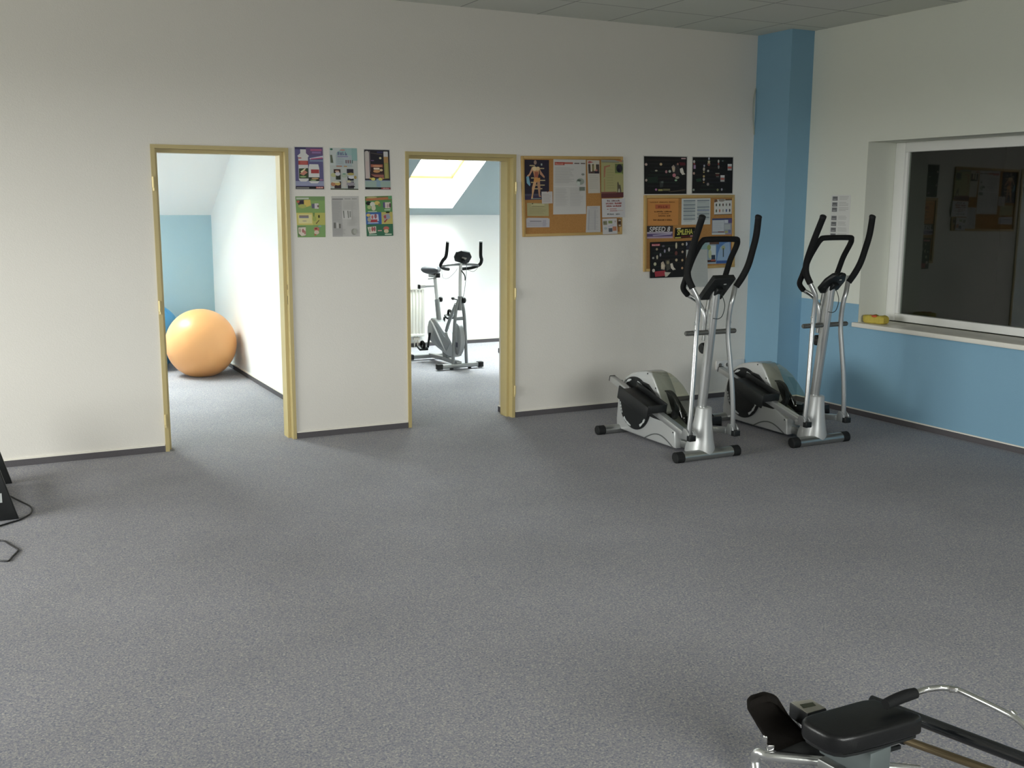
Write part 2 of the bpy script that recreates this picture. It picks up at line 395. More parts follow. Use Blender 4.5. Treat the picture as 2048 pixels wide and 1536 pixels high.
slab('wall_knee_gym_room', [(XP1, 7.6, YK, YK+0.15, 0, ZK)], ATTIC)
slab('wall_knee_ball_room', [(XB-0.2, XP1, YK, YK+0.15, 0, ZK)], PALEBLUE)
pw = MB()
pw.prism([(yb, 0), (YK, 0), (YK, ZK), (yt, zt), (yb, zt)], XP0, XP1)
struct(pw.build('wall_partition', ATTIC, smooth=False))
slab('ceiling_attic', [(XB-0.2, 7.6, yb, yt+0.02, zt, zt+0.1)], ATTIC)
pe = MB(); pe.prism([(yb, 0), (YK, 0), (YK, ZK), (yt, zt), (yb, zt)], 7.6, 7.7); struct(pe.build('wall_gym_room_end', ATTIC, smooth=False))
pe = MB(); pe.prism([(yb, 0), (YK, 0), (YK, ZK), (yt, zt), (yb, zt)], XB-0.3, XB-0.2); struct(pe.build('wall_ball_room_end', ATTIC, smooth=False))
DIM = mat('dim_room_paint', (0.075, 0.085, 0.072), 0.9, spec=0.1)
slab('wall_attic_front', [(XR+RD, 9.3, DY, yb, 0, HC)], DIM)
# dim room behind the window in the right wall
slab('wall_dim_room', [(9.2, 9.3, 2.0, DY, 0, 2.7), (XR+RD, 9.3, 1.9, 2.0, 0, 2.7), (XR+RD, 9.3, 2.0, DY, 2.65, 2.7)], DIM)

# skirting: dark carpet strip with a pale top edge
def skirting(name, segs):
    b = MB(); t = MB()
    for (x0, y0, x1, y1, nx, ny) in segs:       # nx,ny: direction into the room
        cx, cy = (x0+x1)/2+nx*0.005, (y0+y1)/2+ny*0.005
        L = math.hypot(x1-x0, y1-y0)
        dx, dy = (L, 0.010) if abs(x1-x0) > abs(y1-y0) else (0.010, L)
        b.box((cx, cy, 0.021), (dx, dy, 0.042))
        t.box((cx, cy, 0.0462), (dx+0.001, dy+0.002, 0.0085))
    o = struct(b.build(name, SKIRT, smooth=False)); t.build('top_strip', SKIRTTOP, o, smooth=False)
skirting('baseboard_back', [(XL, DY, D1[0]-0.004, DY, 0, -1), (D1[1]+0.004, DY, D2[0]-0.004, DY, 0, -1), (D2[1]+0.004, DY, 6.03, DY, 0, -1)])
skirting('baseboard_right', [(XR, YR, XR, 6.80, -1, 0), (6.03, 6.80, 6.03, DY, -1, 0), (6.03, 6.80, XR, 6.80, 0, -1)])
skirting('baseboard_left', [(XL, YR, XL, DY, 1, 0)])
skirting('baseboard_partition', [(XP0, yb, XP0, YK, -1, 0), (XP1, yb, XP1, YK, 1, 0)])
skirting('baseboard_knee', [(XB, YK, XP0, YK, 0, -1), (XP1, YK, 7.6, YK, 0, -1)])
skirting('baseboard_reveal', [(3.752, DY+0.16, 3.752, yb, -1, 0)])

# door frames (no door leaves hang in them)
def door_frame(name, x0, x1, hinge_side, hinges, strike):
    f = MB()
    y0 = DY-0.012
    def jamb(xo, s):                      # s = +1: opening lies towards +x
        # face, rebate, stop and soffit as one folded profile
        prof = [(xo, DY+0.001), (xo, y0), (xo+s*0.025, y0), (xo+s*0.025, DY+0.045), (xo+s*0.046, DY+0.045), (xo+s*0.046, DY+0.155), (xo, DY+0.155)]
        f.prism(prof, 0.0, DH-0.0005, axis='Z', bevel=0.0)
    jamb(x0, 1); jamb(x1, -1)
    prof = [(DY+0.001, DH), (y0, DH), (y0, DH-0.025), (DY+0.045, DH-0.025), (DY+0.045, DH-0.048), (DY+0.155, DH-0.048), (DY+0.155, DH)]
    prof = [(a+(0.0006 if a < DY+0.1 else -0.0006) if abs(a-(DY+0.045)) > 1e-6 else a+0.0006, b) for a, b in prof]
    prof[1] = (y0-0.0006, DH); prof[2] = (y0-0.0006, DH-0.025)
    f.prism(prof, x0-0.0003, x1+0.0003, axis='X')
    o = struct(f.build(name, FRAME, smooth=False))
    hx = x0 if hinge_side < 0 else x1
    for z in hinges:
        q = MB(); q.tube([(hx+0.006*(-hinge_side), y0-0.008, z-0.035), (hx+0.006*(-hinge_side), y0-0.008, z+0.035)], 0.008, 10, smooth=False)
        q.box((hx+0.006*(-hinge_side), y0-0.002, z-0.045), (0.010, 0.012, 0.018))
        q.build('hinge', HINGE, o)
    if strike:
        xs = x1-0.0255
        q = MB(); q.box((xs, DY+0.018, 1.02), (0.002, 0.024, 0.20)); p = q.build('strike_plate', FRAME, o)
        q = MB(); q.box((xs-0.0012, DY+0.018, 1.075), (0.001, 0.010, 0.035)); q.box((xs-0.0012, DY+0.018, 0.985), (0.001, 0.010, 0.06)); q.build('keeper_slot', mat('slot_brown', lin('#4a3d25'), 0.7), p)
    return o
door_frame('door_1', D1[0], D1[1], -1, (1.78, 0.98, 0.22), True)
door_frame('door_2', D2[0], D2[1], 1, (1.78, 0.98, 0.22), False)

# window in the right wall
wf = MB()
gx = XR+RD-0.045
fz0, fz1 = WZ0+0.012, WZ1
for (y0, y1, z0, z1) in ((WY1-0.095, WY1, fz0, fz1), (WY0, WY0+0.095, fz0, fz1), (WY0+0.095, WY1-0.095, fz0, fz0+0.06), (WY0+0.095, WY1-0.095, fz1-0.075, fz1)):
    wf.box((gx+0.02, (y0+y1)/2, (z0+z1)/2), (0.06, y1-y0, z1-z0), bevel=0.006)
for (y0, y1, z0, z1) in ((WY1-0.112, WY1-0.09, fz0+0.05, fz1-0.07), (WY0+0.09, WY0+0.112, fz0+0.05, fz1-0.07)):
    wf.box((gx+0.026, (y0+y1)/2, (z0+z1)/2), (0.04, y1-y0, z1-z0), bevel=0.003)
win = struct(wf.build('window_1', PVC))
g = MB(); g.box((gx+0.03, (WY0+WY1)/2, (fz0+fz1)/2), (0.006, WY1-WY0-0.15, fz1-fz0-0.10)); g.build('pane', GLASS, win, smooth=False)
g = MB(); g.box((XR+RD/2-0.035, (WY0+WY1)/2+0.004, WZ0-0.013), (RD+0.03, WY1-WY0+0.03, 0.036), bevel=0.006)
struct(g.build('trim_window_sill', SILL))
# frames of the windows that light the room (left and behind the camera)
def side_window(name, y0, y1, z0, z1, horizontal=False):
    b = MB()
    def bx(a0, a1, b0, b1):
        if horizontal: b.box(((a0+a1)/2, YR-0.12, (b0+b1)/2), (a1-a0, 0.06, b1-b0))
        else: b.box((XL-0.12, (a0+a1)/2, (b0+b1)/2), (0.06, a1-a0, b1-b0))
    bx(y0, y0+0.07, z0, z1); bx(y1-0.07, y1, z0, z1); bx(y0+0.07, y1-0.07, z0, z0+0.07); bx(y0+0.07, y1-0.07, z1-0.07, z1)
    bx((y0+y1)/2-0.05, (y0+y1)/2+0.05, z0+0.07, z1-0.07)
    struct(b.build(name, PVC))
side_window('window_4', 3.4, 6.8, 0.5, 2.5); side_window('window_5', 0, 3.4, 1.1, 2.6, True)

# ------------------------------------------------------------------ paper on the walls
def text_bm(txt, size=1.0, shear=0.0, bold=0.0):
    c = bpy.data.curves.new('t', 'FONT'); c.body = txt; c.size = size; c.shear = shear; c.offset = bold; c.fill_mode = 'FRONT'
    c.resolution_u = 3
    o = bpy.data.objects.new('t', c); COL.objects.link(o)
    dg = bpy.context.evaluated_depsgraph_get(); dg.update()
    me = bpy.data.meshes.new_from_object(o.evaluated_get(dg))
    bpy.data.objects.remove(o); bpy.data.curves.remove(c)
    V = [v.co.copy() for v in me.vertices]; Fc = [tuple(p.vertices) for p in me.polygons]
    bpy.data.meshes.remove(me)
    return V, Fc

class Sheet:
    """a printed sheet: four corners on a wall (tl, tr, br, bl), prints in u (right) and v (down), 0..1"""
    TH = 0.0012
    def __init__(s, corners, base, out):
        s.c = [Vector(p) for p in corners]; s.out = Vector(out); s.k = 0
        s.bm = bmesh.new(); s.layer = s.bm.loops.layers.float_color.new('ink')
        back = [s.P(u, v, -s.TH) for u, v in ((0, 0), (1, 0), (1, 1), (0, 1))]; front = [s.P(u, v, 0) for u, v in ((0, 0), (1, 0), (1, 1), (0, 1))]
        A = [s.bm.verts.new(p) for p in back]; B = [s.bm.verts.new(p) for p in front]
        fs = [s.bm.faces.new(B), s.bm.faces.new(A[::-1])]
        for i in range(4): fs.append(s.bm.faces.new((A[i], A[(i+1) % 4], B[(i+1) % 4], B[i])))
        for f in fs: s.ink(f, base)
    def P(s, u, v, off):
        tl, tr, br, bl = s.c
        return (tl*(1-u)+tr*u)*(1-v) + (bl*(1-u)+br*u)*v + s.out*(s.TH+off)
    def ink(s, f, col):
        c = lin(col) if isinstance(col, str) else col
        g = 0.3*c[0]+0.59*c[1]+0.11*c[2]; c = tuple(x*0.80+g*0.20 for x in c)
        for l in f.loops: l[s.layer] = (*c, 1)
    def poly(s, pts, col):
        s.k += 1
        f = s.bm.faces.new([s.bm.verts.new(s.P(u, v, s.k*0.00006)) for u, v in pts]); s.ink(f, col); return s
    def rect(s, u0, v0, u1, v1, col): return s.poly([(u0, v0), (u1, v0), (u1, v1), (u0, v1)], col)
    def oval(s, u, v, ru, rv, col, n=18): return s.poly([(u+ru*math.cos(2*math.pi*k/n), v+rv*math.sin(2*math.pi*k/n)) for k in range(n)], col)
    def lines(s, u0, u1, v0, v1, n, col, th=0.35, seed=1):
        r = random.Random(seed)
        for i in range(n):
            v = v0+(v1-v0)*i/n; hgt = (v1-v0)/n*th
            s.rect(u0, v, u0+(u1-u0)*r.uniform(0.7, 1.0), v+hgt, col)
        return s
    def text(s, txt, u0, v1, u1, v0, col, shear=0.0, bold=0.0):
        """fits the words into the box u0..u1, v0 (top)..v1 (bottom)"""
        V, Fc = text_bm(txt, 1.0, shear, bold)
        xs = [p.x for p in V]; ys = [p.y for p in V]; a, b, c, d = min(xs), max(xs), min(ys), max(ys)
        s.k += 1
        vv = [s.bm.verts.new(s.P(u0+(p.x-a)/(b-a)*(u1-u0), v1+(p.y-c)/(d-c)*(v0-v1), s.k*0.00006)) for p in V]
        for f in Fc:
            try: s.ink(s.bm.faces.new([vv[i] for i in f]), col)
            except ValueError: pass
        return s
    def words(s, u0, v0, u1, v1, n, col, gaps=()):
        """a line of print too small to read: a row of letter-like strokes"""
        r = random.Random(n*7+int(v0*100)); w_ = (u1-u0)/n
        for i in range(n):
            if i in gaps: continue
            a = u0+w_*i; k = r.uniform(0, .25)*(v1-v0)
            s.rect(a+w_*.08, v0+k, a+w_*.42, v1, col); s.rect(a+w_*.42, r.choice((v0+k, (v0+v1)/2, v1-(v1-v0)*.3)), a+w_*.85, r.choice((v1, v1-(v1-v0)*.1)), col)
        return s
    def build(s, name, label, cat, group=None):
        me = bpy.data.meshes.new(name); s.bm.to_mesh(me); s.bm.free(); me.materials.append(ART)
        o = bpy.data.objects.new(name, me); COL.objects.link(o)
        return tag(o, label, cat, group)

def on_back(px, base, off=0.0):
    """px: tl, tr, br, bl pixels on the back wall; off: gap in front of the wall"""
    return Sheet([WALL(x, y) + Vector((0, -off, 0)) for x, y in px], base, (0, -1, 0))
def boxpx(x0, y0, x1, y1, sk=0.0, tilt=0.0):
    return [(x0, y0), (x1, y0+tilt), (x1+sk, y1+tilt), (x0+sk, y1)]

GP = 'advertising posters between the two doorways'
# 1 purple poster, white bottle and tub
s = on_back([(587.3, 292.3), (647, 293.2), (649.8, 379.6), (589.6, 379.3)], '#c8c5c0')
s.rect(.03, .02, .97, .98, '#5d5788').rect(.03, .02, .97, .07, '#3c3a63').rect(.40, .03, .97, .20, '#6a4f7d').rect(.03, .80, .97, .91, '#8f93b4')
s.rect(.55, .06, .93, .105, '#b05580').rect(.60, .12, .90, .16, '#8d6da6').poly([(.52, .27), (.97, .21), (.97, .26), (.52, .30)], '#c2bfd2').poly([(.55, .28), (.95, .25), (.95, .275), (.55, .305)], '#c04a72')
s.rect(.52, .31, .97, .35, '#7a86a8')
s.poly([(.21, .07), (.40, .07), (.40, .16), (.50, .22), (.46, .25), (.46, .78), (.38, .81), (.20, .81), (.14, .77), (.14, .25), (.11, .22), (.21, .16)], '#ccc9c8')
s.rect(.14, .33, .46, .425, '#b03a30').rect(.20, .34, .42, .41, '#c0504a').oval(.19, .27, .06, .015, '#b05a58')
s.poly([(.15, .51), (.46, .50), (.46, .74), (.15, .74)], '#3b4a2f').poly([(.17, .63), (.34, .55), (.44, .60), (.30, .67)], '#c77a62').poly([(.20, .58), (.36, .50), (.38, .52), (.24, .61)], '#d8cf9a').oval(.28, .70, .11, .018, '#8fae6c')
s.poly([(.50, .41), (.80, .41), (.83, .51), (.83, .80), (.76, .85), (.54, .85), (.47, .80), (.47, .51)], '#cfcccb')
s.rect(.55, .53, .82, .62, '#ab2f33').rect(.47, .71, .83, .80, '#2f3b2a').oval(.68, .74, .12, .018, '#c79863').oval(.62, .78, .10, .012, '#9fb878')
s.oval(.88, .77, .07, .02, '#9a6690')
s.rect(.03, .925, .97, .985, '#1c1a1f').lines(.05, .62, .945, .975, 1, '#8d8a88', .8).rect(.70, .93, .95, .97, '#b8392f').words(.72, .936, .93, .964, 7, '#e4c8bd', [])
s.build('poster', 'purple poster with white bottle and tub, top left of six by doorway', 'poster', GP)
# 2 pale teal poster
s = on_back([(658.5, 295.4), (713.6, 296.6), (716.6, 379.8), (661, 379)], '#b3b8b4')
s.rect(.0, .0, 1, .25, '#93b5b5').poly([(.0, .0), (.45, .0), (.25, .12), (.22, .42), (.0, .42)], '#b9c0bf').rect(.22, .17, .8, .45, '#a5b2b8').rect(.8, .0, 1, .3, '#84adab').rect(0, .975, 1, 1, '#3a4424')
s.oval(.07, .035, .05, .022, '#1f6a4e').poly([(.02, .17), (.09, .17), (.13, .36), (.03, .36)], '#5d6752').words(.28, .085, .64, .175, 4, '#6d7794', []).oval(.47, .05, .10, .018, '#c08a80').rect(.28, .19, .66, .215, '#8581a8')
s.lines(.28, .52, .23, .40, 7, '#98a4a8')
for i, c in enumerate(('#6b4650', '#7a4040', '#6b5050', '#48706a')): s.rect(.57+i*.075, .285, .605+i*.075, .365, c)
s.rect(.23, .425, .43, .45, '#b07050').rect(.50, .425, .62, .45, '#b88a40').lines(.65, .86, .42, .46, 2, '#9aa09a')
for (u0, v0, u1, v1, c) in ((.13, .51, .37, .54, '#4a2320'), (.13, .54, .37, .62, '#33261f'), (.60, .50, .84, .60, '#2a2433'), (.20, .60, .37, .76, '#2d3326'), (.62, .68, .84, .78, '#20242c'), (.14, .80, .38, .97, '#3c2a30'), (.62, .80, .84, .97, '#35303a')): s.rect(u0, v0, u1, v1, c)
for (u, v, a, b, c) in ((.12, .65, .10, .05, '#b3b47a'), (.27, .62, .09, .05, '#c3bfc9'), (.74, .62, .12, .03, '#a8983e'), (.76, .70, .12, .035, '#c9c9cf'), (.9, .70, .05, .04, '#a58e3c'), (.10, .87, .09, .05, '#b1744a'), (.26, .86, .10, .04, '#c0a04a'), (.73, .86, .14, .05, '#8f8793'), (.66, .80, .08, .03, '#c0b890'), (.5, .66, .1, .05, '#a2ae98'), (.50, .62, .06, .012, '#4c8f74'), (.5, .85, .08, .10, '#bdb5b0'), (.20, .82, .14, .02, '#c8c6a8'), (.25, .56, .08, .02, '#c8a088'), (.78, .92, .10, .02, '#1f1a22')): s.oval(u, v, a, b, c)
s.build('poster', 'pale teal poster with food pictures, top middle of six by doorway', 'poster', GP)
# 3 dark poster with two tubes
s = on_back([(726.4, 297.2), (779.9, 298.6), (782.6, 380.6), (728.9, 380.2)], '#c8c5c0')
s.rect(.03, .02, .97, .98, '#2b2932').rect(.03, .76, .97, .93, '#90a89e').rect(.03, .76, .97, .78, '#8799b4').rect(.03, .93, .97, .98, '#121413').rect(.45, .72, .6, .92, '#7f9cae')
s.poly([(.05, .09), (.08, .055), (.17, .055), (.20, .09), (.22, .72), (.05, .72)], '#bcb1ac').rect(.20, .06, .24, .55, '#7d6f76').rect(.08, .30, .18, .70, '#c0aaa6')
s.rect(.25, .06, .73, .36, '#25222c').poly([(.27, .09), (.7, .12), (.7, .15), (.27, .11)], '#4b4140').oval(.62, .22, .045, .025, '#c9c08a').rect(.27, .27, .38, .295, '#6a4a74').rect(.5, .06, .72, .10, '#33325c')
s.rect(.24, .36, .73, .69, '#3a2322').rect(.26, .375, .70, .44, '#a85a44').oval(.5, .415, .18, .018, '#cf8f5c').rect(.36, .455, .58, .50, '#dcc4ae').oval(.47, .54, .13, .035, '#c78b4a').oval(.64, .51, .06, .03, '#cdb07a').rect(.25, .58, .72, .615, '#4a302f').poly([(.25, .62), (.73, .62), (.73, .69), (.40, .68)], '#9c5a4c')
s.poly([(.74, .09), (.77, .055), (.88, .055), (.91, .09), (.93, .71), (.76, .72)], '#8f8a3e').rect(.745, .06, .905, .185, '#c4c1c2').rect(.75, .185, .91, .33, '#b08240').rect(.80, .35, .87, .70, '#a09a48')
s.oval(.33, .73, .08, .035, '#d0c23a').oval(.60, .73, .08, .035, '#d0c23a').oval(.24, .715, .05, .02, '#c09a3c').oval(.70, .71, .05, .02, '#b07a3c')
s.rect(.62, .935, .96, .975, '#8f2a30').words(.68, .94, .92, .968, 7, '#e0a5a5', []).lines(.2, .6, .945, .965, 1, '#3b443c', .8)
s.build('poster', 'dark poster with white and yellow tubes, top right of six by doorway', 'poster', GP)
# 4 green poster, 6 deep green poster
def product_poster(px, deep, label):
    s = on_back(px, '#7da24f' if not deep else '#3f8246')
    if not deep:
        s.rect(0, 0, 1, .10, '#6f9455').lines(.03, .6, .03, .08, 1, '#b9bfae', .8).rect(.0, .40, .56, .70, '#cdbd4e').rect(.56, .40, 1, .70, '#b5b13d').rect(.06, .44, .53, .66, '#d6cc86').rect(0, .70, 1, 1, '#76a053')
        s.poly([(.03, .10), (.28, .08), (.30, .22), (.12, .25)], '#4b3a4c').poly([(.28, .09), (.50, .08), (.52, .22), (.36, .26), (.28, .20)], '#d2b234').oval(.09, .13, .06, .03, '#b8553a').oval(.22, .24, .14, .05, '#a8ac46').oval(.20, .15, .08, .04, '#2f2a3a')
        s.rect(.54, .18, .66, .29, '#5f5f75').rect(.64, .17, .78, .30, '#c9bfc0').oval(.76, .24, .03, .03, '#7a5a58')
        s.rect(.09, .46, .42, .49, '#8d7862').rect(.09, .49, .42, .53, '#82808c').oval(.27, .60, .08, .02, '#b9b08a').poly([(.56, .40), (.64, .40), (.60, .60)], '#6f8a3c')
        s.oval(.78, .49, .03, .04, '#3a3c1c').poly([(.66, .66), (.78, .57), (.79, .59), (.68, .68)], '#6f5a30').oval(.62, .55, .07, .06, '#9aa63a')
        s.rect(.02, .73, .30, .97, '#5f7a48').poly([(.04, .76), (.30, .75), (.29, .95), (.14, .97), (.04, .90)], '#d3c4b4').oval(.20, .84, .04, .05, '#a8645e').oval(.26, .88, .03, .05, '#b3726a').oval(.09, .83, .02, .05, '#8c8f6a')
        s.oval(.68, .80, .10, .05, '#c46a55').oval(.68, .88, .09, .05, '#cfb9a2').oval(.66, .79, .05, .02, '#7e3030').oval(.63, .94, .04, .02, '#b55a38').oval(.80, .73, .06, .02, '#7fa3a0')
    else:
        s.rect(0, 0, 1, .11, '#5c7a3c').poly([(.02, .05), (.96, .03), (.96, .09), (.04, .11)], '#b56a35').oval(.25, .03, .2, .02, '#b7ab64').rect(.86, 0, 1, .08, '#4f9a5e').rect(0, .11, 1, .40, '#4e8a45')
        s.oval(.12, .17, .10, .05, '#1f201c').oval(.27, .20, .10, .06, '#c6c6b8').oval(.44, .17, .10, .05, '#cdb043').oval(.30, .29, .08, .07, '#c5bda2').oval(.14, .27, .07, .05, '#9fb26a').oval(.52, .22, .05, .04, '#8a7c3a')
        s.rect(.66, .16, .74, .29, '#544a80').rect(.73, .16, .94, .31, '#c9bcae').oval(.92, .24, .04, .06, '#5d4a4a').oval(.83, .25, .03, .05, '#b08d92').rect(.70, .335, .92, .36, '#b9c4b0').rect(.08, .37, .42, .395, '#a7ba98')
        s.rect(0, .40, .58, .72, '#2d5fa5').rect(.58, .40, 1, .70, '#b8a945').oval(.10, .47, .08, .04, '#c8a94a').poly([(.18, .45), (.46, .45), (.48, .62), (.14, .64)], '#c2bfcf').oval(.24, .52, .04, .05, '#b3605c').oval(.36, .50, .05, .06, '#9a5560').rect(.16, .58, .42, .65, '#a83038').rect(.06, .655, .46, .675, '#b7c7d8').oval(.12, .58, .07, .06, '#a59c86')
        s.poly([(.64, .48), (.86, .43), (.92, .55), (.70, .64)], '#a58f9c').oval(.72, .52, .06, .04, '#a3434c').oval(.82, .52, .07, .05, '#8b98a6').poly([(.66, .64), (.78, .57), (.80, .59), (.70, .67)], '#933a34').oval(.82, .41, .08, .02, '#1f2010')
        s.rect(0, .70, 1, 1, '#2c6b4b').poly([(.04, .77), (.36, .75), (.36, .92), (.10, .94)], '#d0c4b2').oval(.22, .82, .04, .06, '#a8524e').oval(.30, .82, .04, .06, '#a4505a').oval(.12, .84, .02, .06, '#85906a').rect(.42, .85, .57, .875, '#c99590').oval(.74, .81, .11, .05, '#bb5c4a').oval(.74, .88, .09, .05, '#c8b58e').rect(.08, .955, .38, .975, '#a9c6b0').rect(.68, .945, .94, .975, '#b9c6b0')
    return s.build('poster', label, 'poster', GP)
product_poster([(590.4, 392.7), (649.4, 392.8), (651, 474.3), (595.4, 474.7)], False, 'light green poster with six product pictures, bottom left of six by doorway')
product_poster([(729.6, 393), (783.6, 391.4), (786.3, 471.5), (733.4, 472.6)], True, 'deep green poster with blue picture box, bottom right of six by doorway')
# 5 grey text sheet
s = on_back([(662.4, 392.3), (717, 392.2), (719.8, 473), (665.2, 473.5)], '#b7b4b0')
s.rect(.0, .08, .37, 1, '#a9a6a4').rect(.03, .06, .42, .085, '#7b7878').rect(.48, .06, .70, .075, '#86847f').rect(.75, .06, .93, .075, '#86847f').lines(.03, .35, .12, .34, 12, '#9b9999').lines(.03, .30, .35, .62, 12, '#a09e9c').lines(.42, .95, .12, .34, 13, '#aeaba7').lines(.55, .95, .5, .74, 12, '#aca9a5').lines(.03, .5, .8, .97, 9, '#9f9c9a')
s.rect(.37, .35, .70, .57, '#c2bfbc')
for u in (.40, .56): s.poly([(u, .36), (u+.04, .36), (u+.05, .54), (u+.02, .54)], '#6f6f68')
s.rect(.64, .37, .68, .52, '#7c7c76').rect(.05, .65, .12, .79, '#6d6b66').rect(.24, .68, .30, .79, '#6f6d68').rect(.14, .65, .23, .79, '#bcb9b6').oval(.78, .88, .10, .08, '#8e8e84').oval(.82, .87, .07, .07, '#a5a59b')
s.build('poster', 'grey printed text sheet, bottom middle of six posters by doorway', 'poster', GP)

# ---- black catalogue posters above the second board
def dark_poster(px, items, label, base='#1a191b', extra=None, off=0.0, border=True):
    s = on_back(px, '#bdb9b3' if border else '#141315', off)
    b = .018 if border else .0
    s.rect(b, b+.005, 1-b, 1-b, '#0f0f10').rect(b+.02, b+.02, .98-b, .975-b, base)
    r = random.Random(len(items))
    for i in range(9): s.rect(.04+.3*r.random(), .1+.095*i, .5+.45*r.random(), .1+.095*i+.03, r.choice(['#232225', '#28221f', '#1f2a24', '#222229']))
    if extra: extra(s)
    for (u, v, ru, rv, c) in items: s.oval(u, v, ru, rv, c, 10)
    return s.build('poster', label, 'poster', 'black catalogue posters around the right board')
def ex1(s):
    s.rect(.85, .05, .96, .08, '#b3757c').words(.86, .053, .95, .077, 7, '#e2c9ca', []).poly([(.80, .16), (.94, .17), (.95, .24), (.83, .25)], '#5a1b22')
    s.poly([(.63, .28), (.68, .23), (.72, .30), (.70, .42), (.66, .42)], '#a7978a').poly([(.82, .33), (.88, .30), (.92, .44), (.95, .47), (.88, .49), (.83, .42)], '#cfc5b8').poly([(.72, .20), (.80, .20), (.82, .50), (.70, .50)], '#333033')
    s.rect(.33, .86, .43, .905, '#a19a4a').rect(.44, .85, .60, .90, '#6f6a45').poly([(.55, .92), (.95, .86), (.95, .90), (.6, .94)], '#463c34').poly([(.36, .66), (.45, .64), (.44, .80), (.37, .82)], '#363a3a').poly([(.05, .56), (.32, .53), (.32, .68), (.12, .70)], '#1f2f26')
dark_poster([(1286.2, 310.6), (1375.2, 312.2), (1374.2, 389), (1286.7, 389.5)],
    [(.06, .23, .03, .035, '#c0a49a'), (.39, .22, .03, .035, '#c9a878'), (.285, .385, .03, .02, '#a9a48c'), (.51, .41, .025, .04, '#b07a80'), (.59, .40, .03, .035, '#a9b2a4'), (.675, .34, .03, .05, '#bfa88a'), (.77, .21, .02, .03, '#a06a5e'), (.69, .50, .04, .05, '#c0717e'), (.76, .56, .05, .035, '#98927e'), (.73, .63, .03, .025, '#8ab48c'), (.06, .63, .025, .035, '#a48f86'), (.28, .87, .025, .03, '#b06fa0'), (.42, .68, .03, .025, '#55605a'), (.86, .37, .04, .05, '#d5cdc2')],
    'black poster with scattered products and red logo, left of pair above the right cork board', extra=ex1)
def ex2(s):
    for u, v, c1 in ((.905, .22, '#c04a3c'), (.735, .52, '#b05040')):
        s.rect(u-.05, v-.02, u+.05, v+.15, '#a8a4a2').rect(u-.045, v+.05, u+.045, v+.10, c1).rect(u-.05, v-.02, u+.05, v+.03, '#c9c8c8')
    s.rect(.04, .23, .09, .33, '#a27fa6').rect(.37, .17, .43, .23, '#b5a070').rect(.56, .44, .66, .46, '#9a9480').rect(.57, .47, .65, .52, '#5a2a28').rect(.58, .53, .65, .55, '#6f7068').poly([(.10, .60), (.22, .58), (.24, .66), (.12, .68)], '#23402f')
dark_poster([(1383.8, 312.6), (1467.3, 313), (1465.8, 388), (1382.3, 388)],
    [(.05, .14, .025, .04, '#b9b4ae'), (.055, .20, .025, .02, '#8f3838'), (.40, .06, .02, .035, '#aab0bf'), (.40, .14, .03, .035, '#c0b28c'), (.40, .22, .03, .035, '#8a5040'), (.29, .25, .02, .03, '#a8a6b8'), (.285, .34, .025, .05, '#b3a596'), (.285, .42, .02, .02, '#a69a5a'), (.385, .385, .025, .03, '#b8b0a4'), (.63, .13, .02, .045, '#b9b6ae'), (.63, .20, .02, .02, '#a84038'), (.635, .28, .02, .05, '#8b8b88'), (.05, .45, .025, .035, '#b5907e'), (.285, .53, .025, .03, '#b59a5c'), (.285, .61, .025, .04, '#b3a9a6'), (.285, .69, .02, .02, '#9a7a44'), (.385, .74, .03, .04, '#8a7f7c'), (.05, .89, .025, .03, '#8d9a8c'), (.62, .89, .025, .035, '#7f7f52'), (.72, .88, .02, .035, '#9a98a6'), (.73, .12, .02, .025, '#566066')],
    'black poster with rows of product bottles, right of pair above the right cork board', extra=ex2)

# ---- cork boards
def cork_board(px, fw, label):
    P = [WALL(x, y) for x, y in px]
    ctr = sum(P, Vector())/4; ctr.y = DY
    root = thing('cork_board', label, 'notice board', ctr)
    L = [p-ctr for p in P]
    f = MB()
    for a, b_ in zip(L, L[1:]+L[:1]):
        m = ((L[0]+L[1]+L[2]+L[3])/4)
        a2 = a + (m-a).normalized()*fw*0.7; b2 = b_ + (m-b_).normalized()*fw*0.7
        f.bar((a2.x, -0.010, a2.z), (b2.x, -0.010, b2.z), 0.018, fw, 0.003, up=(0, -1, 0)) if False else f.bar((a2.x, -0.010, a2.z), (b2.x, -0.010, b2.z), fw, 0.018, 0.003, up=(0, -1, 0))
        f.box((a2.x, -0.010, a2.z), (fw, 0.0185, fw), bevel=0.003)
    f.build('frame', PINE, root)
    p = MB(); q = [(v.x*0.985, v.z*0.985) for v in L]
    p.prism(q, -0.010, -0.001, axis='Y'); p.build('cork_panel', CORK, root, smooth=False)
    return root
cork_board([(1040.5, 312.5), (1244.2, 314), (1242.6, 467.8), (1043.8, 473.2)], 0.022, 'cork notice board with pine frame, the wider left board beside the second doorway')
cork_board([(1286.3, 391), (1467.5, 390.3), (1467.5, 533), (1285.2, 542.8)], 0.024, 'cork notice board with pine frame, right board under the two black posters')

GN = 'papers pinned to the left cork board'
OFF = 0.0105
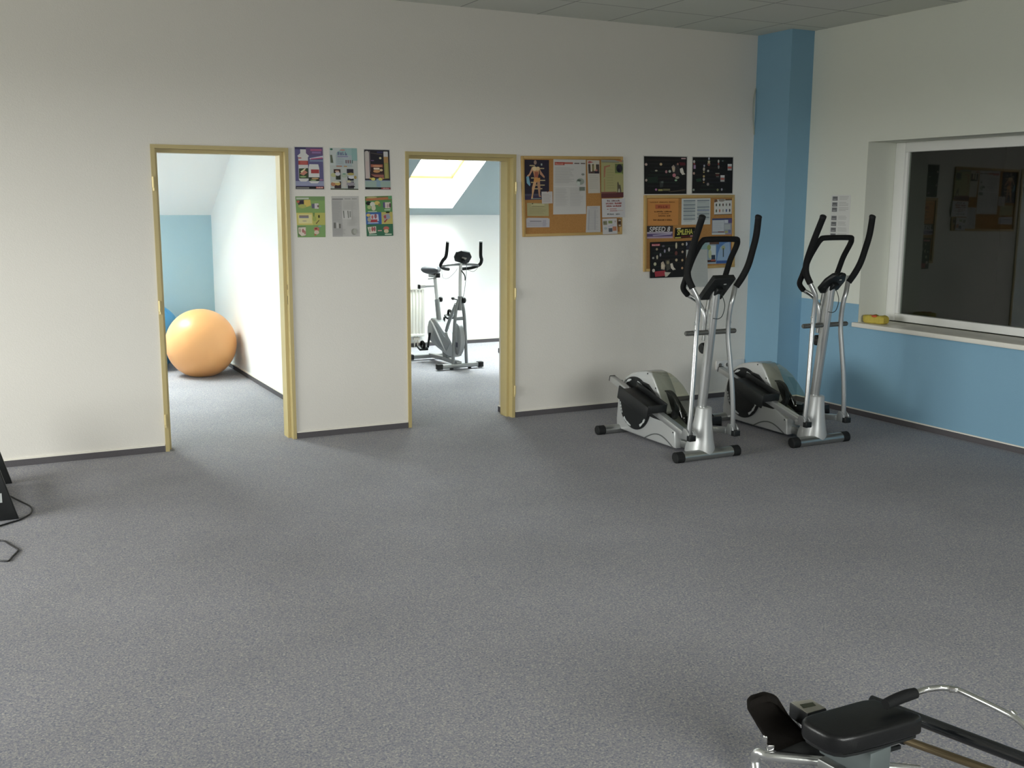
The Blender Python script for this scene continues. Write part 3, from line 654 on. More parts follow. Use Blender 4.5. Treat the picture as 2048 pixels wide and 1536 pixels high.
# athlete poster
s = on_back([(1047.8, 319.4), (1096.5, 320.2), (1096.6, 399), (1048.2, 399.8)], '#2b2536', OFF)
s.rect(0, .88, 1, 1, '#3d3450').rect(0, .85, 1, .9, '#4a4658')
for (v, u0, u1) in ((.13, .2, .42), (.20, .6, .8), (.44, .26, .38), (.50, .6, .84), (.55, .25, .36), (.62, .4, .82), (.71, .35, .72)): s.rect(u0, v, u1, v+.028, '#b09a6a')
s.rect(.66, .09, .72, .14, '#9aa39a').oval(.43, .065, .06, .055, '#9a7a6a').poly([(.28, .18), (.60, .18), (.58, .34), (.52, .46), (.40, .46), (.36, .34)], '#c98a52').oval(.40, .22, .10, .055, '#dcc08a').oval(.54, .22, .08, .05, '#d5b47e').rect(.40, .30, .55, .44, '#a3543a')
s.poly([(.28, .20), (.33, .26), (.20, .40), (.10, .44), (.09, .40), (.18, .35)], '#c9916a').poly([(.60, .20), (.66, .28), (.82, .42), (.80, .46), (.62, .36)], '#b9805c').poly([(.06, .42), (.16, .41), (.23, .62), (.20, .66), (.08, .58)], '#6fa4bd')
s.poly([(.38, .45), (.63, .45), (.62, .56), (.52, .54), (.42, .60), (.36, .56)], '#cf8a28').poly([(.36, .55), (.48, .55), (.40, .72), (.33, .90), (.33, .98), (.25, .98), (.29, .86), (.29, .70)], '#cf9a62').poly([(.50, .54), (.62, .55), (.64, .72), (.62, .88), (.68, .93), (.58, .93), (.55, .80)], '#b5815a').rect(.26, .965, .66, .98, '#8fa39a')
s.build('poster', 'dark poster of a muscular person in orange shorts holding a blue towel, on left board', 'poster', GN)
s = on_back([(1081.4, 383.4), (1103, 383), (1103.6, 406.6), (1082.4, 407.6)], '#b9b1ae', OFF+.002); s.lines(.1, .9, .2, .9, 6, '#a59c9a').oval(.55, .03, .05, .04, '#a05030')
s.build('note', 'small square white note overlapping the dark athlete poster', 'note', GN)
s = on_back([(1052.6, 405.8), (1095.8, 406.6), (1096.2, 432), (1053.2, 432)], '#a59c68', OFF); s.rect(.2, .08, .80, .24, '#b8b07c').rect(.22, .22, .80, .26, '#6f673c').rect(.22, .02, .28, .09, '#2e2a1a').lines(.1, .9, .4, .9, 5, '#988f5e')
s.build('note', 'olive yellow card with a pin, left edge of the left board', 'note', GN)
s = on_back([(1050.8, 435.4), (1097.9, 436), (1097.4, 454.3), (1051.5, 455)], '#b3adb2', OFF); s.rect(0, 0, .06, .1, '#c0a050').rect(.94, 0, 1, .1, '#c0a050').rect(.15, .3, .65, .42, '#8b868f').lines(.05, .95, .5, .9, 4, '#a09aa2').rect(.7, .2, .85, .9, '#a39da8')
s.build('note', 'wide low white slip at the lower left of the left board', 'note', GN)
s = on_back([(1105.4, 318.4), (1170, 319.6), (1170.6, 427.8), (1105, 429)], '#bcb8b4', OFF)
s.rect(.04, .05, .34, .105, '#a8382e').rect(.34, .05, .60, .085, '#b05a48').rect(.64, .06, .80, .08, '#6a5a54').rect(.84, .06, .98, .08, '#6a5a54').words(.06, .062, .30, .098, 7, '#d08070', [])
s.lines(.05, .66, .15, .44, 14, '#a19e9c', .3).rect(.0, .485, 1, .49, '#d2cfcb').lines(.06, .45, .53, .86, 16, '#a8a5a2', .3, 3).lines(.5, .92, .53, .86, 14, '#aaa7a5', .3, 4)
s.oval(.82, .40, .12, .06, '#8e968a').oval(.90, .27, .05, .02, '#7b7f78').rect(.79, .50, .96, .57, '#6c7468').oval(.76, .44, .05, .05, '#b9bfb8').oval(.78, .38, .06, .02, '#556055')
s.build('price_list', 'large white printed sheet with red heading, the biggest paper on left board', 'sheet', GN)
s = on_back([(1172.4, 320.4), (1197.2, 321), (1199, 386), (1175, 386.6)], '#b7b0a4', OFF)
s.rect(.08, .12, .97, .40, '#4b3e38').rect(.27, .10, .38, .34, '#cfc4ae').rect(.56, .08, .70, .32, '#cbbd9c').rect(.4, .14, .56, .32, '#7d7140').oval(.72, .30, .1, .03, '#b06a60').rect(.6, .34, .92, .40, '#2a2230').rect(.25, .36, .45, .395, '#4a3030').poly([(.06, .05), (.2, .02), (.5, .06), (.1, .10)], '#a85048').lines(.12, .9, .46, .9, 7, '#a9a296', .25)
s.build('leaflet', 'narrow cream leaflet with a photograph at its top, on left board', 'leaflet', GN)
s = on_back([(1199.3, 319.6), (1243.8, 320.6), (1244, 394.8), (1199.8, 396)], '#a09a5e', OFF+.0095)
s.rect(0, 0, 1, .05, '#8a8a7a').poly([(.6, 0), (.92, 0), (.96, .04), (.9, .05)], '#b06a40').rect(.03, .05, .8, .07, '#7b7a62').rect(.62, .10, .98, .37, '#5e6b36').oval(.82, .22, .14, .11, '#2e2c38').oval(.78, .27, .06, .05, '#1a1a26').rect(.62, .34, .95, .37, '#8d9a3c')
s.poly([(.12, .17), (.40, .13), (.40, .17), (.20, .20), (.17, .45), (.11, .47)], '#a86a4a').rect(.12, .5, .17, .84, '#a8804e').poly([(.72, .60), (.76, .57), (.80, .66), (.86, .66), (.90, .80), (.90, .92), (.72, .92)], '#59513e').oval(.80, .84, .04, .08, '#a8a48a').rect(0, .86, 1, 1, '#5e2c30').rect(0, .84, .68, .88, '#7d4a42').lines(.25, .6, .25, .8, 8, '#97915a', .3)
s.build('poster', 'olive poster with maroon foot, upper right of the left board', 'poster', GN)
s = on_back([(1200.5, 397.4), (1246.4, 396.6), (1247.4, 434.4), (1201.2, 435)], '#bcb9bb', OFF+.0125)
s.words(.22, .07, .78, .16, 12, '#7a4a4a', [3]).words(.16, .20, .84, .30, 16, '#a04a44', [8]).words(.18, .34, .82, .44, 14, '#a04a44', [5]).rect(.2, .54, .26, .58, '#a86a60').lines(.32, .72, .53, .58, 1, '#b07a70', .9).rect(.32, .64, .64, .67, '#a8504a').rect(.66, .63, .9, .65, '#b59a80').words(.2, .78, .76, .86, 9, '#6a6c6c', [5])
s.build('notice', 'white notice with red lines of writing overhanging right edge of left board', 'notice', GN)
s = on_back([(1172.4, 412.2), (1198.6, 411.8), (1199.6, 465), (1170.2, 466)], '#b2aeac', OFF); s.lines(.1, .9, .12, .92, 18, '#a3a09e', .35).rect(.14, .15, .2, .9, '#9d9a9c').rect(.58, .15, .64, .9, '#9d9a9c').rect(.2, .05, .8, .08, '#a09aa0')
s.build('timetable', 'tall narrow white timetable at the bottom of the left board', 'sheet', GN)
s = on_back([(1201.8, 437.4), (1230.6, 436.4), (1232.2, 467.4), (1203, 468.6)], '#bab6b6', OFF+.0095)
s.rect(.05, .15, .32, .4, '#7d7a5c').rect(.4, .15, .68, .32, '#7a8a4a').oval(.88, .2, .03, .07, '#9a7a7a').poly([(.35, .5), (.75, .38), (.78, .44), (.38, .55)], '#a9a3bb').rect(.4, .62, .66, .86, '#4f5560').rect(.68, .52, .95, .8, '#b3704e').oval(.2, .62, .12, .08, '#9aa6ac').oval(.12, .25, .08, .06, '#6a6a52')
s.build('leaflet', 'small white leaflet with coloured pictures, lower right of left board', 'leaflet', GN)
s = on_back([(1233, 437.6), (1239.6, 437.2), (1240, 453), (1233.4, 453.4)], '#6d5036', OFF+.0095); s.oval(.5, .2, .4, .08, '#b5aa9a').oval(.4, .5, .35, .16, '#3c2a1e').oval(.5, .85, .35, .08, '#b3a690')
s.build('sticker', 'tiny brown sticker beside the small picture leaflet, lower right of left board', 'sticker', GN)

GR = 'papers pinned to the right cork board'
s = on_back([(1293.6, 397.8), (1355.6, 397), (1354.6, 450), (1294.2, 450)], '#c98018', OFF)
s.rect(.0, .0, 1, .07, '#cf8d2a').words(.07, .11, .88, .15, 25, '#7a4a12', [8, 18]).rect(.24, .22, .72, .38, '#b5561e').words(.32, .25, .64, .35, 4, '#8f3c14', []).words(.2, .46, .78, .51, 14, '#6d3f10', [7]).words(.32, .545, .68, .58, 13, '#80501a', [2]).words(.33, .62, .72, .67, 10, '#6d3f10', [6]).words(.16, .77, .78, .83, 24, '#5d340c', [4, 14, 16])
s.build('notice', 'bright orange notice at the upper left of the right cork board', 'notice', GR)
s = on_back([(1361.8, 397.2), (1419.4, 396.4), (1418.6, 448.6), (1361.2, 449.6)], '#bfc2c0', OFF)
for (u0, u1, rows) in ((.06, .47, (.07, .23, .37, .47, .63, .77)), (.53, .96, (.07, .32, .44, .58, .72))):
    s.rect(u0, .05, u1, .82, '#a9b1b1')
    for v in rows: s.rect(u0, v, u1, v+.026, '#5c6878' if v != .44 else '#5a64a0')
    for v in rows: s.lines(u0+.02, u1-.04, v+.04, v+.13, 2, '#97a0a2', .4, int(v*100))
s.build('timetable', 'white two column timetable with blue bars at top middle of right board', 'sheet', GR)
s = on_back([(1426.8, 399), (1462, 398), (1461.6, 428.6), (1426.6, 429.8)], '#c6c3be', OFF)
for i, c in enumerate(('#33383c', '#2f4a3c', '#5a3a30', '#6a6a62', '#4a3038')): s.oval(.12+.19*i, .36, .04, .10, c, 8)
for i, c in enumerate(('#4c5a40', '#b0553a', '#8a8a80', '#3a4a80', '#3a2a30')): s.oval(.12+.19*i, .74, .04, .11, c, 8)
s.poly([(.0, .0), (.15, .0), (.2, .14), (.0, .2)], '#6a4a34').oval(.42, .06, .18, .10, '#8f857a').rect(.62, .0, 1, .08, '#5d452e').rect(0, .97, 1, 1, '#232020')
s.build('colour_chart', 'small white chart with two rows of coloured dots, upper right of right board', 'sheet', GR)
s = on_back([(1422.6, 437), (1462, 436), (1461.8, 468.8), (1422, 469.4)], '#8b8f9a', OFF)
s.rect(0, 0, 1, .1, '#3a4470').rect(.03, .12, .60, .80, '#b4b9bf').rect(.62, .1, .8, .3, '#b9bcc6').rect(.82, .06, 1, .3, '#544a80').rect(.62, .38, .92, .7, '#a2a7a8').rect(.65, .78, .8, .9, '#a6a050').rect(.82, .72, .95, .9, '#6f6f9a').rect(0, .9, .66, 1, '#b9c0bf').rect(.68, .92, 1, 1, '#8d7d96').lines(.06, .56, .18, .76, 9, '#a3a8b0', .3).rect(.3, .8, .6, .86, '#7a4a44')
s.build('leaflet', 'pale blue leaflet below the colour chart, right edge of right board', 'leaflet', GR)
s = on_back([(1292.4, 452), (1344.6, 451.4), (1343.6, 476), (1292.4, 477)], '#5a3f34', OFF)
s.rect(0, 0, 1, .5, '#3f3430').rect(0, .48, 1, 1, '#5d4a78').rect(.0, .48, .98, .62, '#b1a3b4').poly([(.2, .72), (.94, .6), (.94, .72), (.25, .82)], '#9d93ac').rect(0, .86, 1, 1, '#a98fa4').text('SPEED 8', .08, .50, .90, .04, '#1a1718', .15, .045).text('SPEED 8', .09, .47, .89, .07, '#d9d6d4', .15, .01)
s.build('sticker', 'purple sticker with large white block lettering on the right cork board', 'sticker', GR)
s = on_back([(1348.8, 456), (1388.2, 454.4), (1389.6, 474.4), (1347.2, 477.4)], '#15140c', OFF)
s.text('SMLEHA', .10, .70, .88, .12, '#3a3a0a', .1, .05).text('SMLEHA', .11, .68, .87, .15, '#c6c021', .1, .02).text('!', .92, .66, .97, .42, '#d6d6d0').rect(.08, .0, .28, .12, '#c9c2a4').rect(.02, .86, .3, .97, '#b3ab2e').rect(.3, .78, .8, .92, '#5a1c18').rect(.74, .78, 1, .92, '#b0767f')
s.build('sticker', 'black sticker with jagged yellow lettering on right board', 'sticker', GR)
s = on_back([(1368, 481.6), (1384, 480.8), (1384, 499), (1368, 499.6)], '#232430', OFF); s.oval(.2, .35, .12, .2, '#b9bcc6').rect(.2, .6, .9, .9, '#2f3040')
s.build('leaflet', 'dark blue slip tucked behind the black team poster on right board', 'leaflet', GR)
s = on_back([(1369.4, 499.4), (1411.4, 498.6), (1413, 573), (1369.8, 574)], '#a9aca9', OFF+.009); s.lines(.1, .9, .06, .94, 20, '#a3a7a4', .3)
s.build('sheet', 'pale blank sheet hanging off the lower edge of right cork board', 'sheet', GR)
s = on_back([(1400, 485), (1416.6, 484.4), (1416.6, 499.4), (1400, 500)], '#7fa0a0', OFF)
s.build('note', 'small teal slip above the pale hanging sheet on right board', 'note', GR)
s = on_back([(1412.6, 483.6), (1459.8, 482.4), (1459.8, 526.4), (1412.4, 528)], '#4a78b0', OFF)
s.rect(0, 0, .38, 1, '#8fa2ae').rect(.14, .18, .36, .75, '#b7c4cb').oval(.08, .25, .08, .12, '#8a9a4a').oval(.12, .55, .07, .2, '#b3b98c').rect(0, .82, .36, .92, '#4a2a24').rect(.16, .8, .34, .86, '#b0503a').rect(.18, .6, .34, .8, '#2c3c50').poly([(.40, .95), (.45, .55), (.55, .25), (.75, .08), (.95, .02), (.98, .6), (.96, .95)], '#86a4c4').oval(.68, .28, .08, .1, '#9aa47a').rect(.66, .3, .70, .7, '#3a4440').rect(.38, .86, .98, .98, '#2d5598').rect(.1, 0, .5, .12, '#5d4438')
s.build('leaflet', 'bright blue leaflet at the lower right of the right board', 'leaflet', GR)
def ex3(s):
    s.rect(.04, .05, .27, .11, '#a83844').words(.055, .06, .255, .10, 7, '#dba3a8', []).poly([(.12, .82), (.42, .80), (.44, .95), (.14, .97)], '#a32636').poly([(.30, .58), (.36, .54), (.42, .66), (.40, .78), (.30, .76)], '#b7a58e').poly([(.56, .62), (.62, .60), (.66, .72), (.72, .78), (.64, .80), (.58, .74)], '#cfc4b4').poly([(.42, .52), (.54, .50), (.56, .76), (.46, .82)], '#4c4a40').poly([(.40, .84), (.58, .86), (.48, .97), (.42, .98)], '#b9b2a0').rect(.68, .02, .78, .22, '#2a2622')
dark_poster([(1297.4, 484.4), (1369.2, 481.6), (1367.4, 553.4), (1297.4, 556)],
    [(.18, .20, .03, .035, '#9a8a6a'), (.36, .12, .04, .03, '#5a5460'), (.52, .22, .03, .06, '#a09a98'), (.40, .26, .025, .05, '#8d86a0'), (.28, .36, .025, .05, '#8f8a98'), (.19, .42, .025, .06, '#b0a68e'), (.08, .44, .03, .03, '#9a9890'), (.72, .12, .025, .09, '#c3bb9a'), (.90, .09, .035, .035, '#a5957a'), (.72, .33, .04, .06, '#6a3a34'), (.90, .30, .03, .035, '#b09a84'), (.73, .52, .035, .04, '#b8a47e'), (.90, .53, .03, .035, '#b99c6c'), (.90, .75, .03, .035, '#b58a5c'), (.13, .61, .04, .05, '#b3b08c'), (.09, .79, .04, .05, '#c0b6a8'), (.34, .68, .04, .06, '#d0bfa2'), (.49, .58, .04, .05, '#8a8060')],
    'black team poster with red patch hanging from the lower left of right board', extra=ex3, off=OFF+.009, border=False)

# sheet of pictograms on the right wall
def wr(y, z): return Vector((XR, y, z))
s = Sheet([wr(6.512, 1.735), wr(6.30, 1.735), wr(6.30, 1.375), wr(6.512, 1.375)], (0.62, 0.62, 0.60), (-1, 0, 0))
for i, v in enumerate((.03, .16, .275, .46, .59, .72, .85)):
    s.rect(.06, v, .33, v+.095, '#77777a'); s.rect(.10, v+.02, .29, v+.04, '#5f5f62').rect(.10, v+.06, .26, v+.075, '#9a9a9a'); s.lines(.42, .92, v, v+.095, 3, '#a3a3a0', .3, i)
s.build('instruction_sheet', 'white sheet with a column of grey pictograms on the right wall beside window', 'sheet')

# sockets and the loose cable near the pillar
def outlet(name, x0, x1, n, label):
    z0, z1 = 0.245, 0.322
    root = thing(name, label, 'socket', ((x0+x1)/2, DY, (z0+z1)/2))
    b = MB(); b.box((0, -0.006, 0), (x1-x0, 0.012, z1-z0), bevel=0.004); b.build('cover_plate', SOCKETM, root)
    for i in range(n):
        cx = (x1-x0)*((i+.5)/n-.5)
        q = MB(); q.lathe([(0.0, -0.0005), (0.021, -0.0005), (0.024, 0.0), (0.024, 0.004), (0.021, 0.0045)], (cx, -0.0155, 0), axis='Y', n=24)
        r_ = q.build('socket_insert', SOCKETM, root)
        q = MB(); q.lathe([(0.0, 0), (0.0175, 0), (0.0175, 0.0008), (0.0, 0.0008)], (cx, -0.0168, 0), axis='Y', n=20); q.build('recess', HOLE, r_)
outlet('wall_socket', 5.712, 5.868, 2, 'white double wall socket low on back wall, visible beside the silver post')
outlet('wall_socket', 5.885, 6.02, 0, 'white blank wall plate low on back wall, against the blue pillar')
b = MB(); b.tube([(6.024, DY-.006, 2.62), (6.006, DY-.012, 2.54), (6.0, DY-.02, 2.46), (6.004, DY-.02, 2.38), (6.02, DY-.008, 2.31), (6.027, DY-.006, 2.24)], 0.0045, 8)
tag(b.build('cable', mat('pale_cable', lin('#a3aa9c'), 0.5)), 'thin pale cable looping out of wall beside the blue pillar', 'cable')

# sponge on the sill
sp = thing('sponge', 'yellow sponge with red patches on the left end of window sill', 'sponge', (XR+0.06, 6.03, WZ0+0.0048), 0.1)
b = MB(); b.prism([(-.095, -.045), (-.06, -.052), (-.02, -.047), (.02, -.053), (.07, -.046), (.098, -.03), (.1, .02), (.075, .046), (.03, .05), (-.03, .046), (-.075, .05), (-.1, .025)], 0.0, 0.062, axis='Z', bevel=0.018)
for v in b.bm.verts:
    v.co.z += 0.006*math.sin(v.co.x*70)*(v.co.z > .03); tmp = v.co.x; v.co.x = -v.co.y; v.co.y = tmp
b.build('body', SPONGEM, sp)
for (dx, dy, rr) in ((-.035, -.02, .02), (-.02, .03, .014), (.0, -.06, .012)):
    b = MB(); b.ball((dx, dy, .060), rr, (1, 1.2, .45), 14, 10); b.build('red_patch', SPOT, sp)

# ------------------------------------------------------------------ elliptical cross trainers
def elliptical(loc, label, boxy=True):
    root = thing('elliptical_trainer', label, 'elliptical trainer', loc, 0, 'elliptical trainers in the corner')
    # feet: local x across, +y towards the flywheel, z up
    def stabilizer(name, y, rad):
        b = MB(); b.tube([(-.205, y, rad+.002), (.205, y, rad+.002)], rad, 20, smooth=False, rx=1.15)
        o = b.build(name, STEEL, root)
        for sx in (-1, 1):
            c = MB(); c.tube([(sx*.196, y, rad+.002), (sx*.200, y, rad+.002), (sx*.256, y, rad+.002), (sx*.263, y, rad+.002)], [rad*.9, rad+.0025, rad+.0025, rad*.85], 20, smooth=False, rx=1.12)
            c.build('end_cap', RUBBER, o)
    stabilizer('front_stabilizer', 0.0, .031); stabilizer('rear_stabilizer', 0.955, .029)
    b = MB(); b.box((0, .5, .052), (.05, .96, .05), bevel=.006); b.build('base_rail', STEEL, root)
    # bell shaped cover at the foot of the post
    b = MB()
    prof = [(.094, .035, .10), (.090, .07, .097), (.078, .12, .09), (.066, .18, .083), (.056, .25, .078), (.050, .31, .073), (.048, .335, .07), (.041, .342, .068)]
    t = bmesh.new(); rings = []
    for rx, z, cy in prof:
        ry = rx*1.2
        rings.append([t.verts.new((math.cos(a)*rx, cy-.02+math.sin(a)*ry, z)) for a in [2*math.pi*k/28 for k in range(28)]])
    for p, q in zip(rings, rings[1:]):
        for k in range(28): t.faces.new((p[k], p[(k+1) % 28], q[(k+1) % 28], q[k]))
    t.faces.new(rings[-1]); t.faces.new(rings[0][::-1]); b._merge(t)
    cov = b.build('post_cover', SILVER_PL, root)
    b = MB(); b.tube([(0, .10, .085), (0, .05, .08), (0, .0, .050)], [.055, .055, .04], 18, rx=1.25); b.build('saddle', SILVER, cov)
    # post, leaning away from the user
    def post_y(z): return .075 - (z-.33)*.13
    b = MB(); b.tube([(0, post_y(.30), .30), (0, post_y(.72), .72), (0, post_y(1.14), 1.14)], .036, 20, rx=.82)
    post = b.build('post', SILVER, root)
    b = MB(); b.tube([(-.0, post_y(.78)+.05, .78), (0, post_y(.9)+.052, .90), (0, post_y(1.06)+.045, 1.06)], .022, 14)
    for z in (.82, .90, .98): b.lathe([(0, 0), (.011, 0), (.011, .006), (0, .008)], (-.022, post_y(z)+.052, z), axis='X', n=10)
    b.build('post_back_tube', STEEL, post)
    # tension knob
    b = MB(); b.lathe([(0, 0), (.030, 0), (.036, .008), (.037, .026), (.030, .034), (0, .034)], (-.012, post_y(.72)+.062, .725), axis='X', n=24)
    b.box((-.0, post_y(.72)+.04, .725), (.03, .06, .03), bevel=.004); b.build('tension_knob', BLACK, root)
    # pivot bar
    yp = post_y(.84)
    b = MB(); b.tube([(-.195, yp, .84), (.195, yp, .84)], .0165, 14, smooth=False)
    for sx in (-1, 1): b.lathe([(0, 0), (.013, 0), (.013, .006), (0, .007)], (sx*.195-(0 if sx > 0 else .006), yp, .84), axis='X', n=10)
    b.build('pivot_bar', mat('dark_steel', (0.18, .18, .17), .4, metal=.7), root)
    # moving arms
    for sx in (-1, 1):
        low = [(sx*.180, -.03, .17), (sx*.172, -.035, .30), (sx*.160, -.03, .48), (sx*.143, -.018, .66), (sx*.130, -.008, .80), (sx*.126, -.010, .90), (sx*.128, -.022, 1.0), (sx*.140, -.028, 1.06), (sx*.178, -.005, 1.145), (sx*.188, 0.0, 1.17)]
        b = MB(); b.tube(low, .0165, 14)
        for z, x_ in ((.90, .126), (.86, .127)): b.lathe([(0, 0), (.008, 0), (.006, .006), (0, .007)], (sx*x_+(.014 if sx > 0 else -.021), -.01, z), axis='X', n=8)
        arm = b.build('moving_arm', SILVER, root)
        gp = [(sx*.172, -.012, 1.13), (sx*.196, .008, 1.20), (sx*.204, .000, 1.27), (sx*.207, -.035, 1.36), (sx*.212, -.085, 1.46), (sx*.220, -.150, 1.575)]
        if sx > 0: gp = [(.175, -.012, 1.13), (.207, -.035, 1.195), (.224, -.065, 1.27), (.228, -.095, 1.36), (.229, -.125, 1.46), gp[5]]
        g = MB(); g.tube(gp, [.021, .022, .0215, .021, .021, .021], 16)
        g.build('grip', FOAM, arm)
        g = MB(); g.tube([(sx*.2195, -.147, 1.570), (sx*.2205, -.152, 1.583), (sx*.2208, -.154, 1.588)], [.022, .022, .015], 14, smooth=False); g.build('grip_cap', RUBBER, arm)
        g = MB()
        for k in (-1, 1): g.prism([(-.062, .155), (.0, .155), (.01, .19), (-.005, .225), (-.035, .225), (-.062, .20)], sx*.18+k*.021-.003, sx*.18+k*.021+.003, bevel=.0015)
        g.box((sx*.18, -.005, .170), (.045, .09, .035), bevel=.004); g.build('arm_bracket', SILVER, arm)
        g = MB(); g.box((sx*.18, -.062, .168), (.050, .036, .038), bevel=.004); g.build('bracket_cap', BLACK, arm)
    # fixed handle loop
    half = [(-.02, post_y(.86)+.05, .84), (-.028, post_y(.95)+.055, .95), (-.050, .085, 1.03), (-.105, .125, 1.075), (-.148, .118, 1.12), (-.157, .085, 1.18), (-.154, .03, 1.30), (-.150, -.03, 1.39)]
    mid = [(-.138, -.052, 1.425), (-.105, -.060, 1.437)]
    path = half+mid+[(-x, y, z) for x, y, z in (half+mid)[::-1]]
    b = MB(); b.tube(half[:4], .0145, 12); b.tube([(-x, y, z) for x, y, z in half[:4]], .0145, 12); hb = b.build('fixed_handle', SILVER, root)
    b = MB(); b.tube(path[3:-3], .0185, 16); b.build('handle_foam', FOAM, hb)
    # console tilted to face the user
    ol = [(-.083, -.10), (-.083, .095), (-.078, .10), (.078, .10), (.083, .095), (.083, -.10), (.078, -.105), (-.078, -.105)] if boxy else [(-.088, -.06), (-.085, .03), (-.055, .085), (-.02, .095), (.0, .08), (.02, .095), (.055, .085), (.085, .03), (.088, -.06), (.05, -.095), (-.05, -.095)]
    con = MB(); con.prism(ol, -.016, .020, axis='Z', bevel=.005 if boxy else .014)
    c = con.build('console', BLACK, root, loc=(0, -.040, 1.135)); c.rotation_euler = (math.radians(135), 0, 0); c.scale = (1.02, 1, 1)
    d = MB(); d.box((0, .01, -.0175), (.08, .09, .003), bevel=.001); d.build('display', LCD, c)
    d = MB(); d.box((.022, .05, .0225), (.018, .008, .002)); d.build('tag', mat('pale_tag', lin('#b9bcb9'), .5), c)
    d = MB(); d.box((0, -.01, .03), (.05, .06, .03), bevel=.006); d.build('mount', BLACK, c)
    # cables
    b = MB()
    b.tube([(-.10, .10, 1.06), (-.06, .06, 1.02), (-.035, .06, .965), (-.03, .06, .92)], .0035, 8)
    b.tube([(.045, -.02, 1.10), (.075, -.03, 1.02), (.06, -.03, .95), (.02, -.038, .93), (-.02, -.036, .935)], .0025, 8)
    b.build('cable', GREENWIRE, root)
    # housing
    out = [(.985, .028), (.992, .10), (.978, .225), (.950, .325), (.885, .42), (.80, .468), (.70, .492), (.62, .503), (.565, .498), (.52, .455), (.462, .375), (.42, .31), (.385, .252),
           (.40, .235), (.47, .238), (.285, .150), (.262, .140), (.262, .022), (.60, .022)]
    b = MB(); b.prism(out, -.072, .072, bevel=.016); hous = b.build('housing', SILVER_PL, root, angle=35)
    for sx in (-1, 1):
        q = MB(); pts = [(sx*.0735, .285+.33*k/14, .028+.055*math.sin(math.pi*k/14)) for k in range(15)]
        q.tube(pts, .0045, 6, smooth=False); q.build('arched_groove', mat('groove_grey', lin('#5a5d5c'), .5), hous)
        for (yy, zz) in ((.285, .128), (.60, .487), (.50, .40)):
            q = MB(); q.lathe([(0, -.002), (.005, -.002), (.005, .002), (0, .002)], (sx*.0725, yy, zz), axis='X', n=10); q.build('screw', BLACK, hous)
        # round side cover with lobe, lettering ring and hub
        hy, hz, R = .742, .255, .190
        q = MB(); x0 = sx*.070; x1 = sx*.090
        q.lathe([(0, 0), (R, 0), (R, .012), (R-.006, .018), (R-.03, .02), (0, .02)], (x0 if sx > 0 else x0-.02, hy, hz), axis='X', n=56)
        if sx < 0:
            q = MB(); q.lathe([(0, -.02), (R-.03, -.02), (R-.006, -.018), (R, -.012), (R, 0), (0, 0)], (x0, hy, hz), axis='X', n=56)
        lobe = [(.80, .40), (.66, .425), (.58, .415), (.50, .36), (.42, .30), (.37, .255), (.345, .235), (.35, .205), (.40, .188), (.50, .190), (.60, .20), (.75, .24)]
        q.prism(lobe, min(x0, x1)+(.001 if sx < 0 else 0), max(x0, x1)-(.001 if sx > 0 else 0), bevel=.005)
        disc = q.build('side_cover', BLACK, hous)
        xs = sx*.0905
        for (a0, a1, n) in ((108, 140, 6), (40, 75, 7), (190, 238, 9), (283, 312, 6), (330, 352, 4)):
            q = MB()
            for i in range(n):
                aa = math.radians(a0+(a1-a0)*i/(n-1)); ln = .010 + .004*((i*7) % 3)
                q.box((xs, hy+math.cos(aa)*(R-.020), hz+math.sin(aa)*(R-.020)), (.0015, ln, .017), rot=(aa, 0, 0))
            q.build('white_lettering', LIGHTCARD, disc, smooth=False)
        q = MB(); q.ball((sx*.093, hy, hz), .021, (.5, 1, 1), 18, 12); q.build('hub_bolt', CHROME, disc)
    # smoked clear dome over the flywheel
    dome = [(.61, .500), (.56, .504), (.50, .497), (.43, .473), (.36, .437), (.295, .385), (.238, .33), (.20, .27), (.185, .22), (.195, .175), (.25, .165), (.33, .185), (.45, .25), (.52, .36), (.565, .45)]
    b = MB(); b.prism(dome, -.066, .066, bevel=.030, seg=5); b.build('dome_cover', SMOKED, root, angle=60)
    b = MB(); b.lathe([(0, -.012), (.16, -.012), (.175, -.02), (.185, -.02), (.185, .02), (.175, .02), (.16, .012), (0, .012)], (0, .455, .275), axis='X', n=48, sx=.60, sy=.60); b.build('flywheel', DARKGREY, root)
    # cranks, pedal bars and pedals
    for sx, pin, front in ((-1, (.885, .40), .185), (1, (.599, .110), .172)):
        q = MB(); x = sx*.112
        q.bar((x, .742, .255), (x, pin[0], pin[1]), .016, .034, .004, up=(1, 0, 0)); cr = q.build('crank', STEEL, root)
        xb = sx*.15
        dv = Vector((0, .015-pin[0], front-pin[1])); ext = dv.normalized()*-.055
        a = Vector((xb, pin[0], pin[1]))+ext; e = Vector((sx*.178, .015, front))
        q = MB(); q.bar(a, e, .046, .040, .004)
        pb = q.build('pedal_bar', SILVER, root)
        q = MB(); q.bar(a+ext*.02, a-ext*.2, .05, .044, .006); q.build('bar_end_cap', RUBBER, pb)
        d = (e-a)
        p0 = a+d*.29; p1 = a+d*.70
        q = MB(); q.bar(p0+Vector((sx*.03, 0, .028)), p1+Vector((sx*.03, 0, .028)), .150, .020, .005)
        q.bar(p0+Vector((sx*.108, 0, .018)), p1+Vector((sx*.108, 0, .018)), .012, .095, .005)
        q.bar(p0+Vector((-sx*.044, 0, .050)), p1+Vector((-sx*.044, 0, .050)), .012, .055, .005)
        fr = p1+Vector((sx*.03, .005, .045)); q.box(fr, (.150, .014, .055), bevel=.005)
        q.build('pedal', BLACK, pb)
    return root
elliptical((4.256, 5.43, 0), 'silver and black elliptical trainer in front of the cork board, left of the two')
elliptical((5.237, 5.43, 0), 'silver and black elliptical trainer in the corner beside the window and blue pillar', False)

